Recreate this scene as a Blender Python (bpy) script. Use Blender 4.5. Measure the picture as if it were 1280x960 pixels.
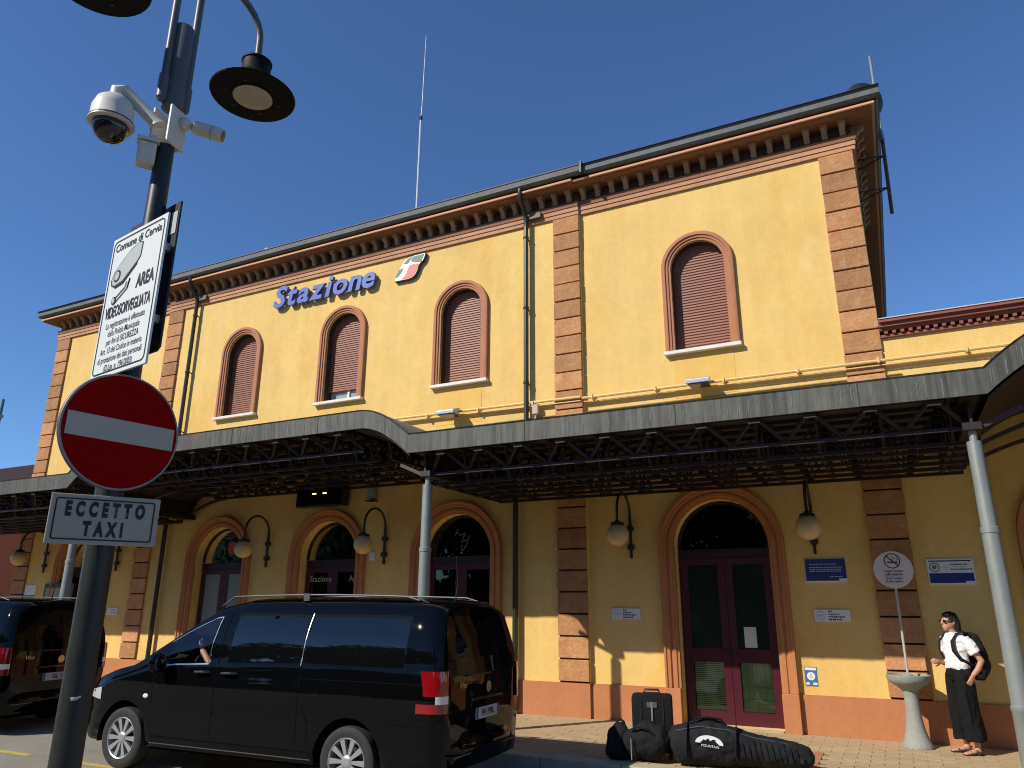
import bpy, bmesh, math, random
from mathutils import Vector, Matrix, Euler
random.seed(7)
S = bpy.context.scene
for o in list(bpy.data.objects): bpy.data.objects.remove(o, do_unlink=True)
COL = S.collection
R = math.radians
# ---------------------------------------------------------------- camera
def cam_axes(yaw, pitch, roll):
    f = Vector((-math.sin(yaw)*math.cos(pitch), math.cos(yaw)*math.cos(pitch), math.sin(pitch)))
    r = Vector((math.cos(yaw), math.sin(yaw), 0)); u = r.cross(f)
    c, s = math.cos(roll), math.sin(roll)
    return c*r+s*u, -s*r+c*u, f
cr, cu_, cf = cam_axes(R(26.7146), R(16.8147), R(.27135))
cd = bpy.data.cameras.new('camera'); cam = bpy.data.objects.new('camera', cd); COL.objects.link(cam)
cd.sensor_width = 36; cd.lens = 918.6/1280*36; cd.clip_end = 3000; cd.clip_start = .05
cam.matrix_world = Matrix(((cr.x, cu_.x, -cf.x, 0), (cr.y, cu_.y, -cf.y, -12), (cr.z, cu_.z, -cf.z, 1.71), (0, 0, 0, 1)))
S.camera = cam
# ---------------------------------------------------------------- sky and sun
SUN_EL = R(37.5); SH = Vector((.566, .824))          # horizontal direction the shadows fall
w = bpy.data.worlds.new('World'); S.world = w; w.use_nodes = True
nt = w.node_tree; nt.nodes.clear()
sky = nt.nodes.new('ShaderNodeTexSky'); sky.sky_type = 'NISHITA'; sky.sun_disc = False
sky.sun_elevation = SUN_EL; sky.sun_rotation = math.atan2(-SH.x, -SH.y)
sky.altitude = 0; sky.air_density = .9; sky.dust_density = 0; sky.ozone_density = 10
bg = nt.nodes.new('ShaderNodeBackground'); bg.inputs[1].default_value = .145
wo = nt.nodes.new('ShaderNodeOutputWorld')
nt.links.new(sky.outputs[0], bg.inputs[0]); nt.links.new(bg.outputs[0], wo.inputs[0])
sl = bpy.data.lights.new('sun', 'SUN'); sl.energy = 5.0; sl.angle = R(.53); sl.color = (1, .93, .82)
so = bpy.data.objects.new('sun', sl); COL.objects.link(so)
ld = Vector((SH.x*math.cos(SUN_EL), SH.y*math.cos(SUN_EL), -math.sin(SUN_EL)))
so.rotation_euler = ld.to_track_quat('-Z', 'Y').to_euler(); so.location = (-10, -20, 20)
S.view_settings.view_transform = 'Standard'; S.view_settings.look = 'None'
S.view_settings.exposure = 0.0; S.view_settings.gamma = 1; S.view_settings.use_curve_mapping = False
S.render.engine = 'CYCLES'; S.cycles.pixel_filter_type = 'BLACKMAN_HARRIS'; S.cycles.filter_width = 1.05
# ---------------------------------------------------------------- materials
MATS = {}
def mat(name, col, rough=.7, metal=0, n=None, streak=None, bump=None, rnd=0, spec=.5, trans=0, coat=0, emit=None, hs=None, blotch=None):
    if name in MATS: return MATS[name]
    m = bpy.data.materials.new(name); m.use_nodes = True; t = m.node_tree; N = t.nodes; L = t.links
    b = N['Principled BSDF']
    b.inputs['Roughness'].default_value = rough; b.inputs['Metallic'].default_value = metal
    b.inputs['Specular IOR Level'].default_value = spec
    b.inputs['Coat Weight'].default_value = coat; b.inputs['Coat Roughness'].default_value = .03
    b.inputs['Transmission Weight'].default_value = trans
    b.inputs['Base Color'].default_value = (*col, 1)
    if emit: b.inputs['Emission Color'].default_value = (*emit[0], 1); b.inputs['Emission Strength'].default_value = emit[1]
    g = N.new('ShaderNodeNewGeometry')
    fac = None
    def add(src, amt):
        nonlocal fac
        mr = N.new('ShaderNodeMapRange'); L.new(src, mr.inputs[0])
        mr.inputs[1].default_value = .25; mr.inputs[2].default_value = .75
        mr.inputs[3].default_value = 1-amt; mr.inputs[4].default_value = 1+amt
        if fac is None: fac = mr.outputs[0]
        else:
            mm = N.new('ShaderNodeMath'); mm.operation = 'MULTIPLY'; L.new(fac, mm.inputs[0]); L.new(mr.outputs[0], mm.inputs[1]); fac = mm.outputs[0]
    def noise(scale, det=4, vec=None):
        nn = N.new('ShaderNodeTexNoise'); nn.inputs['Scale'].default_value = scale; nn.inputs['Detail'].default_value = det
        nn.inputs['Roughness'].default_value = .6
        L.new(vec or g.outputs['Position'], nn.inputs['Vector']); return nn.outputs[0]
    if n:
        for sc, am in n: add(noise(sc), am)
    if streak:
        mp = N.new('ShaderNodeMapping'); mp.inputs['Scale'].default_value = (streak[0], streak[0], streak[0]*.04)
        L.new(g.outputs['Position'], mp.inputs[0]); add(noise(1, 3, mp.outputs[0]), streak[1])
    if hs:
        mp = N.new('ShaderNodeMapping'); mp.inputs['Scale'].default_value = (hs[0]*.12, hs[0]*.12, hs[0])
        L.new(g.outputs['Position'], mp.inputs[0]); add(noise(1, 3, mp.outputs[0]), hs[1])
    if rnd:
        oi = N.new('ShaderNodeObjectInfo'); mr = N.new('ShaderNodeMapRange'); L.new(oi.outputs['Random'], mr.inputs[0])
        mr.inputs[3].default_value = .25; mr.inputs[4].default_value = .75; add(mr.outputs[0], rnd)
    if fac is not None:
        vm = N.new('ShaderNodeVectorMath'); vm.operation = 'SCALE'; vm.inputs[0].default_value = col
        if blotch:          # repaired and sun-faded areas of another tone, with streaky edges
            src = None
            for bc, sc, lo, hi, am in blotch:
                mp = N.new('ShaderNodeMapping'); mp.inputs['Scale'].default_value = (sc, sc, sc*.45); mp.inputs['Location'].default_value = (sc*7, lo*30, sc*3)
                L.new(g.outputs['Position'], mp.inputs[0]); mr = N.new('ShaderNodeMapRange'); L.new(noise(1, 6, mp.outputs[0]), mr.inputs[0])
                mr.inputs[1].default_value = lo; mr.inputs[2].default_value = hi; mr.inputs[3].default_value = 0; mr.inputs[4].default_value = am
                mx = N.new('ShaderNodeMix'); mx.data_type = 'RGBA'; L.new(mr.outputs[0], mx.inputs[0])
                if src is None: mx.inputs[6].default_value = (*col, 1)
                else: L.new(src, mx.inputs[6])
                mx.inputs[7].default_value = (*bc, 1); src = mx.outputs[2]
            L.new(src, vm.inputs[0])
        L.new(fac, vm.inputs['Scale']); L.new(vm.outputs[0], b.inputs['Base Color'])
    if bump:
        bp = N.new('ShaderNodeBump'); bp.inputs['Strength'].default_value = bump[1]; bp.inputs['Distance'].default_value = bump[2] if len(bump) > 2 else .01
        L.new(noise(bump[0], 5), bp.inputs['Height']); L.new(bp.outputs[0], b.inputs['Normal'])
    MATS[name] = m; return m
def glass(name, tint, amount):
    """thin pane: clear part tinted, mirror part by Fresnel"""
    if name in MATS: return MATS[name]
    m = bpy.data.materials.new(name); m.use_nodes = True; t = m.node_tree; N = t.nodes; L = t.links; N.clear()
    o = N.new('ShaderNodeOutputMaterial'); mx = N.new('ShaderNodeMixShader'); tr = N.new('ShaderNodeBsdfTransparent'); gl = N.new('ShaderNodeBsdfGlossy')
    fr = N.new('ShaderNodeFresnel'); fr.inputs[0].default_value = 1.5
    tr.inputs[0].default_value = (*tint, 1); gl.inputs['Roughness'].default_value = .01; gl.inputs[0].default_value = (amount, amount, amount, 1)
    L.new(fr.outputs[0], mx.inputs[0]); L.new(tr.outputs[0], mx.inputs[1]); L.new(gl.outputs[0], mx.inputs[2]); L.new(mx.outputs[0], o.inputs[0])
    MATS[name] = m; return m
YEL = mat('yellow_plaster', (.755, .51, .160), .85, n=[(.35, .07), (1.6, .06), (7, .05), (34, .06)], streak=(3.2, .05), bump=(45, .5, .012), blotch=[((.72, .39, .075), .8, .54, .70, .55), ((.76, .56, .24), 1.7, .58, .72, .5), ((.50, .35, .13), 4.5, .66, .78, .35)])
YPATCH = mat('repainted_plaster', (.74, .465, .115), .85, n=[(2, .08), (28, .05)], bump=(60, .25, .01))
BLOCK = mat('terracotta_block', (.46, .22, .088), .85, n=[(3, .16), (14, .16), (50, .12)], hs=(30, .09), bump=(26, .8, .015), rnd=.26, blotch=[((.52, .29, .13), 6, .52, .68, .6), ((.42, .15, .07), 5, .55, .72, .6)])
PLINTH = mat('terracotta_plinth', (.47, .185, .072), .8, n=[(1.2, .08), (18, .07)], streak=(3, .05), bump=(40, .25, .008))
TRIM = mat('orange_trim', (.46, .18, .06), .7, n=[(3, .08), (30, .06)], bump=(50, .15, .006))
WTRIM = mat('rose_trim', (.42, .17, .075), .75, n=[(3, .08), (30, .07)], bump=(50, .2, .006))
CORN = mat('cornice_brick_shade', (.24, .105, .045), .8, n=[(4, .12), (30, .1)], bump=(40, .3, .008), rnd=.08)  # brick tone darkened to carry the shade under the eave
STONE = mat('white_sill_stone', (.72, .68, .60), .6, n=[(6, .1), (40, .06)])
GUT = mat('green_grey_gutter', (.12, .128, .115), .75, .0, n=[(2, .15), (14, .12)], streak=(6, .12))
ZINC = mat('weathered_zinc', (.088, .089, .076), .6, .05, n=[(1.0, .2), (9, .14)], streak=(17, .55), bump=(7, .15, .01))
MAROON = mat('maroon_steel', (.022, .011, .010), .55, n=[(3, .15)])
BOARD = mat('ceiling_board', (.075, .058, .045), .8, n=[(4, .12)], rnd=.1)
DARKM = mat('dark_iron', (.018, .017, .02), .5)
PIPE = mat('brown_green_pipe', (.04, .038, .026), .4, .3, n=[(5, .1)])
GALV = mat('galvanised_steel', (.27, .29, .27), .45, .3, n=[(4, .1), (30, .06)], streak=(9, .08))
YPIPE = mat('yellow_conduit', (.72, .50, .19), .55)
SHUT = mat('brown_shutter', (.26, .098, .058), .5, rnd=.05)
DOORM = mat('burgundy_paint', (.065, .007, .017), .35, n=[(3, .08)])
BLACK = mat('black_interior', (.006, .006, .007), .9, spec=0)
BLIND = mat('green_blind', (.55, .66, .30), .7, n=[(9, .1)])
PAPER = mat('paper', (.62, .66, .58), .8)
DGLASS = glass('door_glass', (.35, .40, .34), .9)
FROST = mat('frosted_glass', (.22, .27, .25), .3)
GLOBE = mat('cream_globe', (.60, .43, .19), .3, n=[(4, .05)])
BLUE = mat('sign_blue', (.012, .03, .16), .4)
WHITE = mat('sign_white', (.72, .74, .72), .45, n=[(5, .03)])
INK = mat('black_print', (.012, .012, .014), .5)
GREYP = mat('grey_print', (.42, .46, .45), .5)
RED = mat('sign_red', (.26, .002, .002), .6, spec=.03)
LBLUE = mat('letter_blue', (.045, .10, .40), .5)
LBLUES = mat('letter_blue_side', (.04, .06, .16), .5)
GREEN = mat('logo_green', (.03, .13, .055), .5)
LRED = mat('logo_red', (.68, .12, .09), .5)
ALU = mat('sign_aluminium', (.38, .40, .39), .45, .5, n=[(8, .08)])
POLE = mat('dark_pole_paint', (.016, .020, .019), .42, n=[(6, .2), (50, .1)], spec=.4)
GPOLE = mat('grey_pole_paint', (.085, .10, .105), .45, n=[(6, .1)])
CAMW = mat('camera_white', (.60, .59, .54), .45, n=[(9, .06)])
SMOKE = mat('smoked_dome', (.012, .013, .015), .06, spec=.8)
LENSG = mat('lamp_glass', (.40, .36, .29), .25, n=[(14, .12)])
CAR = mat('black_car_paint', (.002, .0025, .003), .6, coat=.5, spec=.0)
TINT = mat('tinted_glass', (.003, .0035, .004), .02, spec=.8)
CGLASS = glass('car_glass', (.86, .9, .88), .9)
CHROME = mat('chrome', (.42, .43, .44), .25, 1)
RIM = mat('alloy_rim', (.55, .56, .57), .35, .75)
TYRE = mat('tyre_rubber', (.022, .021, .02), .8, n=[(30, .1)])
PLASTIC = mat('black_plastic', (.014, .014, .015), .5)
TAILR = mat('tail_red', (.26, .003, .005), .12, coat=1)
TAILW = mat('tail_white', (.75, .72, .70), .15, coat=1)
FABB = mat('black_nylon', (.009, .009, .010), .85, spec=.25, n=[(18, .2)], bump=(90, .35, .01))
FABG = mat('charcoal_nylon', (.013, .014, .015), .85, spec=.25, n=[(18, .2)], bump=(90, .35, .01))
LOGOW = mat('white_print', (.75, .75, .75), .6)
SKIN = mat('skin', (.52, .27, .17), .5, n=[(20, .06)])
HAIR = mat('dark_hair', (.012, .009, .008), .45, n=[(60, .3)])
SHIRT = mat('white_cotton', (.80, .80, .80), .85, bump=(14, .5, .02))
TROUS = mat('black_cotton', (.008, .0085, .009), .9, spec=.2, bump=(10, .6, .03))
SANDAL = mat('brown_leather', (.035, .02, .012), .6)
CONC = mat('pale_concrete', (.28, .295, .26), .75, n=[(5, .12), (40, .12)], bump=(60, .3, .006))
PAVER = mat('tan_paver', (.46, .335, .19), .85, n=[(2, .08), (30, .12)], bump=(60, .4, .006), rnd=.10)
PAVB = mat('paver_sand_bed', (.27, .20, .12), .95, n=[(8, .15)])
PAVERD = mat('red_brown_slab', (.44, .20, .10), .85, n=[(5, .1), (30, .1)], bump=(60, .4, .006))
KERB = mat('pale_kerb_stone', (.45, .38, .27), .8, n=[(4, .1), (40, .12)], bump=(50, .4, .01))
SQUARE = mat('bounce_tuned_asphalt', (.20, .175, .13), .9, n=[(.5, .14), (6, .1)])  # ground tone set for the bounce light it sends to wall and canopy
ASPH = mat('asphalt', (.27, .25, .19), .9, n=[(.5, .14), (6, .1), (90, .28)], bump=(120, .6, .01))
YLINE = mat('yellow_road_paint', (.55, .40, .09), .75, n=[(14, .25), (60, .2)])
ROOFT = mat('roof_tile', (.06, .035, .025), .9, n=[(3, .15), (14, .2)])
BRICKH = mat('red_house_plaster', (.36, .12, .07), .85, n=[(1, .08), (12, .06)])
BARK = mat('bark', (.07, .05, .035), .9, n=[(8, .2)])
LEAF = mat('leaf', (.045, .085, .022), .6, rnd=.1, n=[(2, .3)])
LBULB = mat('lit_led', (.9, .8, .4), .4, emit=((1, .85, .35), 1.6))
# ---------------------------------------------------------------- builders
class MB:
    def __init__(s): s.v = []; s.f = []
    def add(s, vs, fs):
        k = len(s.v); s.v += [tuple(v) for v in vs]; s.f += [tuple(i+k for i in f) for f in fs]; return s
    def box(s, x0, x1, y0, y1, z0, z1):
        return s.add([(x0,y0,z0),(x1,y0,z0),(x1,y1,z0),(x0,y1,z0),(x0,y0,z1),(x1,y0,z1),(x1,y1,z1),(x0,y1,z1)],
                     [(0,3,2,1),(4,5,6,7),(0,1,5,4),(1,2,6,5),(2,3,7,6),(3,0,4,7)])
    def bar(s, a, b, w, d=None):
        a = Vector(a); b = Vector(b); d = d or w; t = (b-a).normalized()
        up = Vector((0,0,1)) if abs(t.z) < .95 else Vector((0,1,0))
        p = t.cross(up).normalized()*(w/2); q = p.cross(t).normalized()*(d/2)
        return s.add([a-p-q,a+p-q,a+p+q,a-p+q,b-p-q,b+p-q,b+p+q,b-p+q],[(0,1,2,3),(7,6,5,4),(0,4,5,1),(1,5,6,2),(2,6,7,3),(3,7,4,0)])
    def tube(s, pts, rad, seg=10, cap=True, sx=1, sy=1, ref=None):
        pts = [Vector(p) for p in pts]; n = len(pts); rad = rad if isinstance(rad, (list, tuple)) else [rad]*n
        k = len(s.v); pp = None
        for i, p in enumerate(pts):
            t = (pts[min(i+1,n-1)]-pts[max(i-1,0)]).normalized()
            if pp is None:
                r0 = Vector(ref) if ref else (Vector((0,0,1)) if abs(t.z) < .9 else Vector((1,0,0)))
                pp = (r0 - t*r0.dot(t)).normalized()
            else: pp = (pp - t*pp.dot(t)).normalized()
            q = t.cross(pp)
            rr = rad[i] if isinstance(rad[i], (tuple, list)) else (rad[i]*sx, rad[i]*sy)
            for j in range(seg):
                a = 2*math.pi*j/seg
                s.v.append(tuple(p + pp*(rr[0]*math.cos(a)) + q*(rr[1]*math.sin(a))))
        for i in range(n-1):
            for j in range(seg):
                j2 = (j+1) % seg
                s.f.append((k+i*seg+j, k+i*seg+j2, k+(i+1)*seg+j2, k+(i+1)*seg+j))
        if cap:
            s.f.append(tuple(k+j for j in reversed(range(seg)))); s.f.append(tuple(k+(n-1)*seg+j for j in range(seg)))
        return s
    def lathe(s, prof, c=(0,0,0), axis='z', seg=24, cap=True):
        k = len(s.v); n = len(prof); c = Vector(c)
        for r_, h in prof:
            for j in range(seg):
                a = 2*math.pi*j/seg; x, y = r_*math.cos(a), r_*math.sin(a)
                s.v.append(tuple(c + (Vector((x,y,h)) if axis == 'z' else Vector((x,h,y)) if axis == 'y' else Vector((h,x,y)))))
        for i in range(n-1):
            for j in range(seg):
                j2 = (j+1) % seg; s.f.append((k+i*seg+j, k+i*seg+j2, k+(i+1)*seg+j2, k+(i+1)*seg+j))
        if cap: s.f.append(tuple(k+j for j in range(seg))); s.f.append(tuple(k+(n-1)*seg+j for j in range(seg)))
        return s
    def ell(s, c, r, seg=14, rings=9, rot=None):
        k = len(s.v); c = Vector(c); M = (rot or Matrix.Identity(3))
        for i in range(rings+1):
            th = math.pi*i/rings
            for j in range(seg):
                a = 2*math.pi*j/seg
                s.v.append(tuple(c + M @ Vector((r[0]*math.sin(th)*math.cos(a), r[1]*math.sin(th)*math.sin(a), r[2]*math.cos(th)))))
        for i in range(rings):
            for j in range(seg):
                j2 = (j+1) % seg; s.f.append((k+i*seg+j, k+(i+1)*seg+j, k+(i+1)*seg+j2, k+i*seg+j2))
        return s
    def prism(s, poly, y0, y1):
        """polygon in x,z extruded along y"""
        n = len(poly)
        vs = [(x, y0, z) for x, z in poly]+[(x, y1, z) for x, z in poly]
        fs = [tuple(range(n)), tuple(reversed(range(n, 2*n)))]+[(i, i+n, (i+1) % n+n, (i+1) % n) for i in range(n)]
        return s.add(vs, fs)
    def mesh(s, name='m', merge=False, bevel=0):
        bm = bmesh.new(); vv = [bm.verts.new(v) for v in s.v]
        for f in s.f:
            try: bm.faces.new([vv[i] for i in f])
            except ValueError: pass
        if merge: bmesh.ops.remove_doubles(bm, verts=bm.verts, dist=1e-5)
        bmesh.ops.recalc_face_normals(bm, faces=bm.faces)
        if bevel: bmesh.ops.bevel(bm, geom=[e for e in bm.edges if e.calc_face_angle(0) > .6], offset=bevel, segments=2, affect='EDGES', profile=.6)
        me = bpy.data.meshes.new(name); bm.to_mesh(me); bm.free(); return me
    def build(s, name, m, parent=None, smooth=False, merge=False, bevel=0):
        me = s.mesh(name, merge, bevel); return link(name, me, m, parent, smooth)
def link(name, me, m, parent=None, smooth=False):
    if m and not me.materials: me.materials.append(m)
    if smooth:
        for p in me.polygons: p.use_smooth = True
        if smooth == 'auto': me.set_sharp_from_angle(angle=R(35))
    o = bpy.data.objects.new(name, me); COL.objects.link(o)
    if parent: o.parent = parent
    return o
def inst(name, me, parent, loc=(0,0,0), rot=None):
    o = bpy.data.objects.new(name, me); COL.objects.link(o); o.parent = parent; o.location = loc
    if rot: o.rotation_euler = rot
    return o
def tag(o, label, cat, group=None):
    o['label'] = label; o['category'] = cat
    if group: o['group'] = group
    return o
def thing(name, label, cat, loc=(0,0,0), rz=0, group=None):
    o = bpy.data.objects.new(name, None); COL.objects.link(o); o.empty_display_size = .1
    o.location = loc; o.rotation_euler = (0, 0, rz); return tag(o, label, cat, group)
def part(name, parent, loc=(0,0,0)):
    o = bpy.data.objects.new(name, None); COL.objects.link(o); o.parent = parent; o.location = loc; o.empty_display_size = .05; return o
def struct(o): o['kind'] = 'structure'; return o
def text(name, body, size, m, parent, loc=(0,0,0), extrude=0, offset=0, shear=0, align='CENTER', sx=1, rot=None, spacing=1):
    """flat lettering in the local x,z plane that faces local -y"""
    cu = bpy.data.curves.new('txt', 'FONT'); cu.body = body; cu.size = size; cu.extrude = extrude; cu.offset = offset; cu.shear = shear
    cu.align_x = align; cu.align_y = 'CENTER'; cu.resolution_u = 3; cu.space_character = spacing
    t = bpy.data.objects.new('txt', cu); COL.objects.link(t)
    bpy.context.view_layer.update(); dg = bpy.context.evaluated_depsgraph_get()
    me = bpy.data.meshes.new_from_object(t.evaluated_get(dg)); bpy.data.objects.remove(t)
    me.transform(Matrix.Rotation(R(90), 4, 'X') @ Matrix.Diagonal((sx, 1, 1, 1)))
    me.materials.clear(); o = link(name, me, m, parent); o.location = loc
    if rot: o.rotation_euler = rot
    return o
FOLD = {'white_cotton': (.012, 9, 14), 'black_cotton': (.013, 12, 4), 'black_nylon': (.014, 9, 9), 'charcoal_nylon': (.016, 8, 9), 'dark_hair': (.012, 40, 8)}
def voxel(name, mb, vox, m, parent=None, smooth=4):
    me = mb.mesh(name); o = bpy.data.objects.new('tmp', me); fold = FOLD.get(m.name); COL.objects.link(o)
    a = o.modifiers.new('r', 'REMESH'); a.mode = 'VOXEL'; a.voxel_size = vox
    b = o.modifiers.new('s', 'SMOOTH'); b.iterations = smooth; b.factor = .5
    bpy.context.view_layer.update(); dg = bpy.context.evaluated_depsgraph_get()
    m2 = bpy.data.meshes.new_from_object(o.evaluated_get(dg)); bpy.data.objects.remove(o)
    if fold:
        from mathutils import noise
        am, f1, f2 = fold
        for v, nn in zip(m2.vertices, [vv.normal.copy() for vv in m2.vertices]):
            p = v.co; q = Vector((p.x*f1, p.y*f1, p.z*f2))
            v.co = p+nn*am*(noise.noise(q)+.5*noise.noise(q*2.3+Vector((3, 1, 7)))-.6*abs(noise.noise(q*1.4+Vector((9, 4, 2)))))
    m2.name = name; m2.materials.clear(); return link(name, m2, m, parent, True)
def lines_of_print(parent, m, rows, y, th):
    """unreadable small print: rows of word-length strokes; rows = (x0, x1, z)"""
    rr = random.Random(len(rows)*7+int(th*1000)); b = MB()
    for x0, x1, z in rows:
        x = x0
        while x < x1-.008:
            l = min(rr.uniform(.018, .05), x1-x); b.box(x, x+l, y, y+.001, z-th/2, z+th/2); x += l+.009
    return b.build('lettering', m, parent)
def arch_path(cx, r, zs, zb, n=20):
    """outline of an arched opening from bottom left over the top to bottom right"""
    return [(cx-r, zb)]+[(cx-r*math.cos(math.pi*i/n), zs+r*math.sin(math.pi*i/n)) for i in range(n+1)]+[(cx+r, zb)]
def sweep_arch(cx, r, zs, zb, prof, y, n=20):
    """moulding along the arch; prof = list of (outward distance from the opening edge, proudness)"""
    b = MB(); k = len(prof); rows = []
    def ring(px, pz, nx, nz): return [(px+nx*a, y-d, pz+nz*a) for a, d in prof]
    rows.append(ring(cx-r, zb, -1, 0))
    for i in range(n+1):
        a = math.pi*i/n; rows.append(ring(cx-r*math.cos(a), zs+r*math.sin(a), -math.cos(a), math.sin(a)))
    rows.append(ring(cx+r, zb, 1, 0))
    b.v = [p for q in rows for p in q]
    for i in range(len(rows)-1):
        for j in range(k):
            j2 = (j+1) % k; b.f.append((i*k+j, i*k+j2, (i+1)*k+j2, (i+1)*k+j))
    b.f.append(tuple(range(k))); b.f.append(tuple(range((len(rows)-1)*k, len(rows)*k)))
    return b
def wall_with_arches(x0, x1, z0, z1, y, ops, depth, n=14):
    """front sheet with arched openings and their reveals; ops = (cx, r, z_spring, z_bottom)"""
    xs = {x0, x1}
    for cx, r, zs, zb in ops:
        for i in range(n+1): xs.add(round(cx-r*math.cos(math.pi*i/n), 5))
    xs = sorted(xs); b = MB()
    def top(o, x):
        cx, r, zs, zb = o; return zs+math.sqrt(max(0, r*r-(x-cx)**2))
    for a, c in zip(xs, xs[1:]):
        mid = (a+c)/2; za, zc = z0, z0
        for o in sorted([o for o in ops if abs(mid-o[0]) < o[1]], key=lambda o: o[3]):
            if o[3] > za+1e-6 or o[3] > zc+1e-6: b.add([(a,y,za),(c,y,zc),(c,y,o[3]),(a,y,o[3])], [(0,1,2,3)])
            za, zc = top(o, a), top(o, c)
        b.add([(a,y,za),(c,y,zc),(c,y,z1),(a,y,z1)], [(0,1,2,3)])
    for o in ops:
        p = arch_path(o[0], o[1], o[2], o[3], n)
        for q, s in zip(p, p[1:]): b.add([(q[0],y,q[1]),(s[0],y,s[1]),(s[0],y+depth,s[1]),(q[0],y+depth,q[1])], [(0,1,2,3)])
        b.add([(o[0]-o[1],y,o[3]),(o[0]+o[1],y,o[3]),(o[0]+o[1],y+depth,o[3]),(o[0]-o[1],y+depth,o[3])], [(0,1,2,3)])
    return b
# ================================================================ ground
g = MB(); g.add([(-900,-900,-.104),(900,-900,-.104),(900,900,-.104),(-900,900,-.104)], [(0,1,2,3)])
struct(g.build('square', SQUARE))
struct(MB().add([(-60,-7.6,-.1),(40,-7.6,-.1),(40,-3.2,-.1),(-60,-3.2,-.1)], [(0,1,2,3)]).build('road', ASPH))
bed = MB().box(-45, 30, -3.06, .2, -.3, -.012)
pav = struct(bed.build('pavement', PAVB))
me = MB().box(0, .294, 0, .144, -.03, 0).mesh('paver', bevel=.004); me.materials.append(PAVER)
cells = []
for j in range(20):
    for i in range(-76, 10):
        x = i*.3+(.15 if j % 2 else 0)-.05; y = -3.05+j*.151
        cells.append((math.hypot(x, y+12)+(0 if -5.4 < x < 2.1 else 100), x, y))
cells.sort(); rp = random.Random(3)
vis = [c for c in cells if not (-1.62 < c[1]+.15 < -1.02 and -2.55 < c[2]+.07 < -1.35)]
for d_, x, y in vis[:300]:
    inst('paver', me, pav, (x, y, rp.uniform(-.003, .001)))
far = MB()
for d_, x, y in vis[300:]:
    z = rp.uniform(-.003, .001); far.box(x, x+.294, y, y+.144, -.03, z)
o = far.build('paver_field', PAVER, pav); o['kind'] = 'stuff'
sl_ = MB()
for k in range(2):
    o = MB().box(-1.60, -1.03, -2.53+k*.6, -2.53+k*.6+.585, -.03, .002).build('slab', PAVERD, pav, bevel=.004)
kme = MB().box(0, .99, -.2, 0, -.25, .004).mesh('kerb_stone', bevel=.015); kme.materials.append(KERB)
for i in range(-22, 6): inst('kerb_stone', kme, pav, (i*1.0, -3.07, 0))
y0 = -5.72; b = MB()
rr = random.Random(5)
for k in range(7):
    x = -19+k*1.9; b.add([(x,y0,-.096),(x+1.5,y0+rr.uniform(-.01,.01),-.096),(x+1.5,y0+.11,-.096),(x,y0+.11,-.096)], [(0,1,2,3)])
struct(b.build('road_marking', YLINE))
# ================================================================ station building
ST = thing('station_building', 'long two-storey yellow station building with terracotta pilasters and bracketed cornice', 'building')
XL, XA, XB, XR = -20.68, -15.98, -4.57, .29; YC = -.05
WIN = [(-18.0, 0), (-13.22, YC), (-10.18, YC), (-7.17, YC), (-2.40, 0)]
DOOR = [(-18.0, 0), (-13.22, YC), (-10.17, YC), (-7.15, YC), (-2.365, 0), (2.52, 0)]
WR, WS, WB = .468, 7.485, 5.93
DR, DS = .73, 2.63
wall = MB()
def sec(x0, x1, y):
    ops = [(c, WR, WS, WB) for c, _ in WIN if x0 < c < x1]+[(c, DR, DS, .02) for c, _ in DOOR if x0 < c < x1]
    b = wall_with_arches(x0, x1, -.05, 9.6, y, ops, .32); wall.add(b.v, b.f)
sec(XL, XA, 0); sec(XA, XB, YC); sec(XB, XR, 0)
for x in (XA, XB): wall.add([(x,0,-.05),(x,YC,-.05),(x,YC,9.6),(x,0,9.6)], [(0,1,2,3)])
wall.add([(XR,0,-.05),(XR,10,-.05),(XR,10,9.6),(XR,0,9.6)], [(0,1,2,3)]); wall.add([(XL,0,-.05),(XL,10,-.05),(XL,10,9.6),(XL,0,9.6)], [(0,1,2,3)])
wall.add([(XL,10,-.05),(XR,10,-.05),(XR,10,9.6),(XL,10,9.6)], [(0,1,2,3)])
wall.build('wall', YEL, ST)
# low wing to the right
b = wall_with_arches(XR-.02, 12, -.05, 5.68, -.002, [(2.52, DR, DS, .02)], .32)
b.add([(XR+.01,.35,5.68),(12,.35,5.68),(12,-.002,5.68),(XR+.01,-.002,5.68)], [(0,1,2,3)])
b.build('wing_wall', YEL, ST)
wc = MB().box(XR+.004, 12, -.05, .3, 5.66, 5.70).box(XR+.004, 12, -.10, .3, 5.76, 5.80).box(XR+.004, 12, -.15, .3, 5.80, 5.86).box(XR+.004, 12, -.20, .3, 5.86, 5.905)
x = XR+.06
while x < 12: wc.box(x, x+.05, -.09, 0, 5.705, 5.755); x += .11
wc.build('wing_cornice', mat('red_brown_cornice', (.27, .085, .055), .8, n=[(5, .12)]), ST)
MB().box(XR+.004, 12, -.215, .3, 5.907, 5.922).build('wing_flashing', mat('pale_flashing', (.55, .52, .48), .5), ST)
# plinth
def plinth(x0, x1, y, p=.028): MB().box(x0, x1, y-p, y+.01, -.06, .52).build('plinth', PLINTH, ST)
edges = [(XL-.03, XA+.001, 0), (XA, XB, YC), (XB+.001, XR+.03, 0), (XR+.031, 12, -.004)]
for x0, x1, y in edges:
    cut = x0
    for c, _ in DOOR:
        if x0 < c < x1: plinth(cut, c-.965, y); cut = c+.965
    plinth(cut, x1, y)
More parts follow.
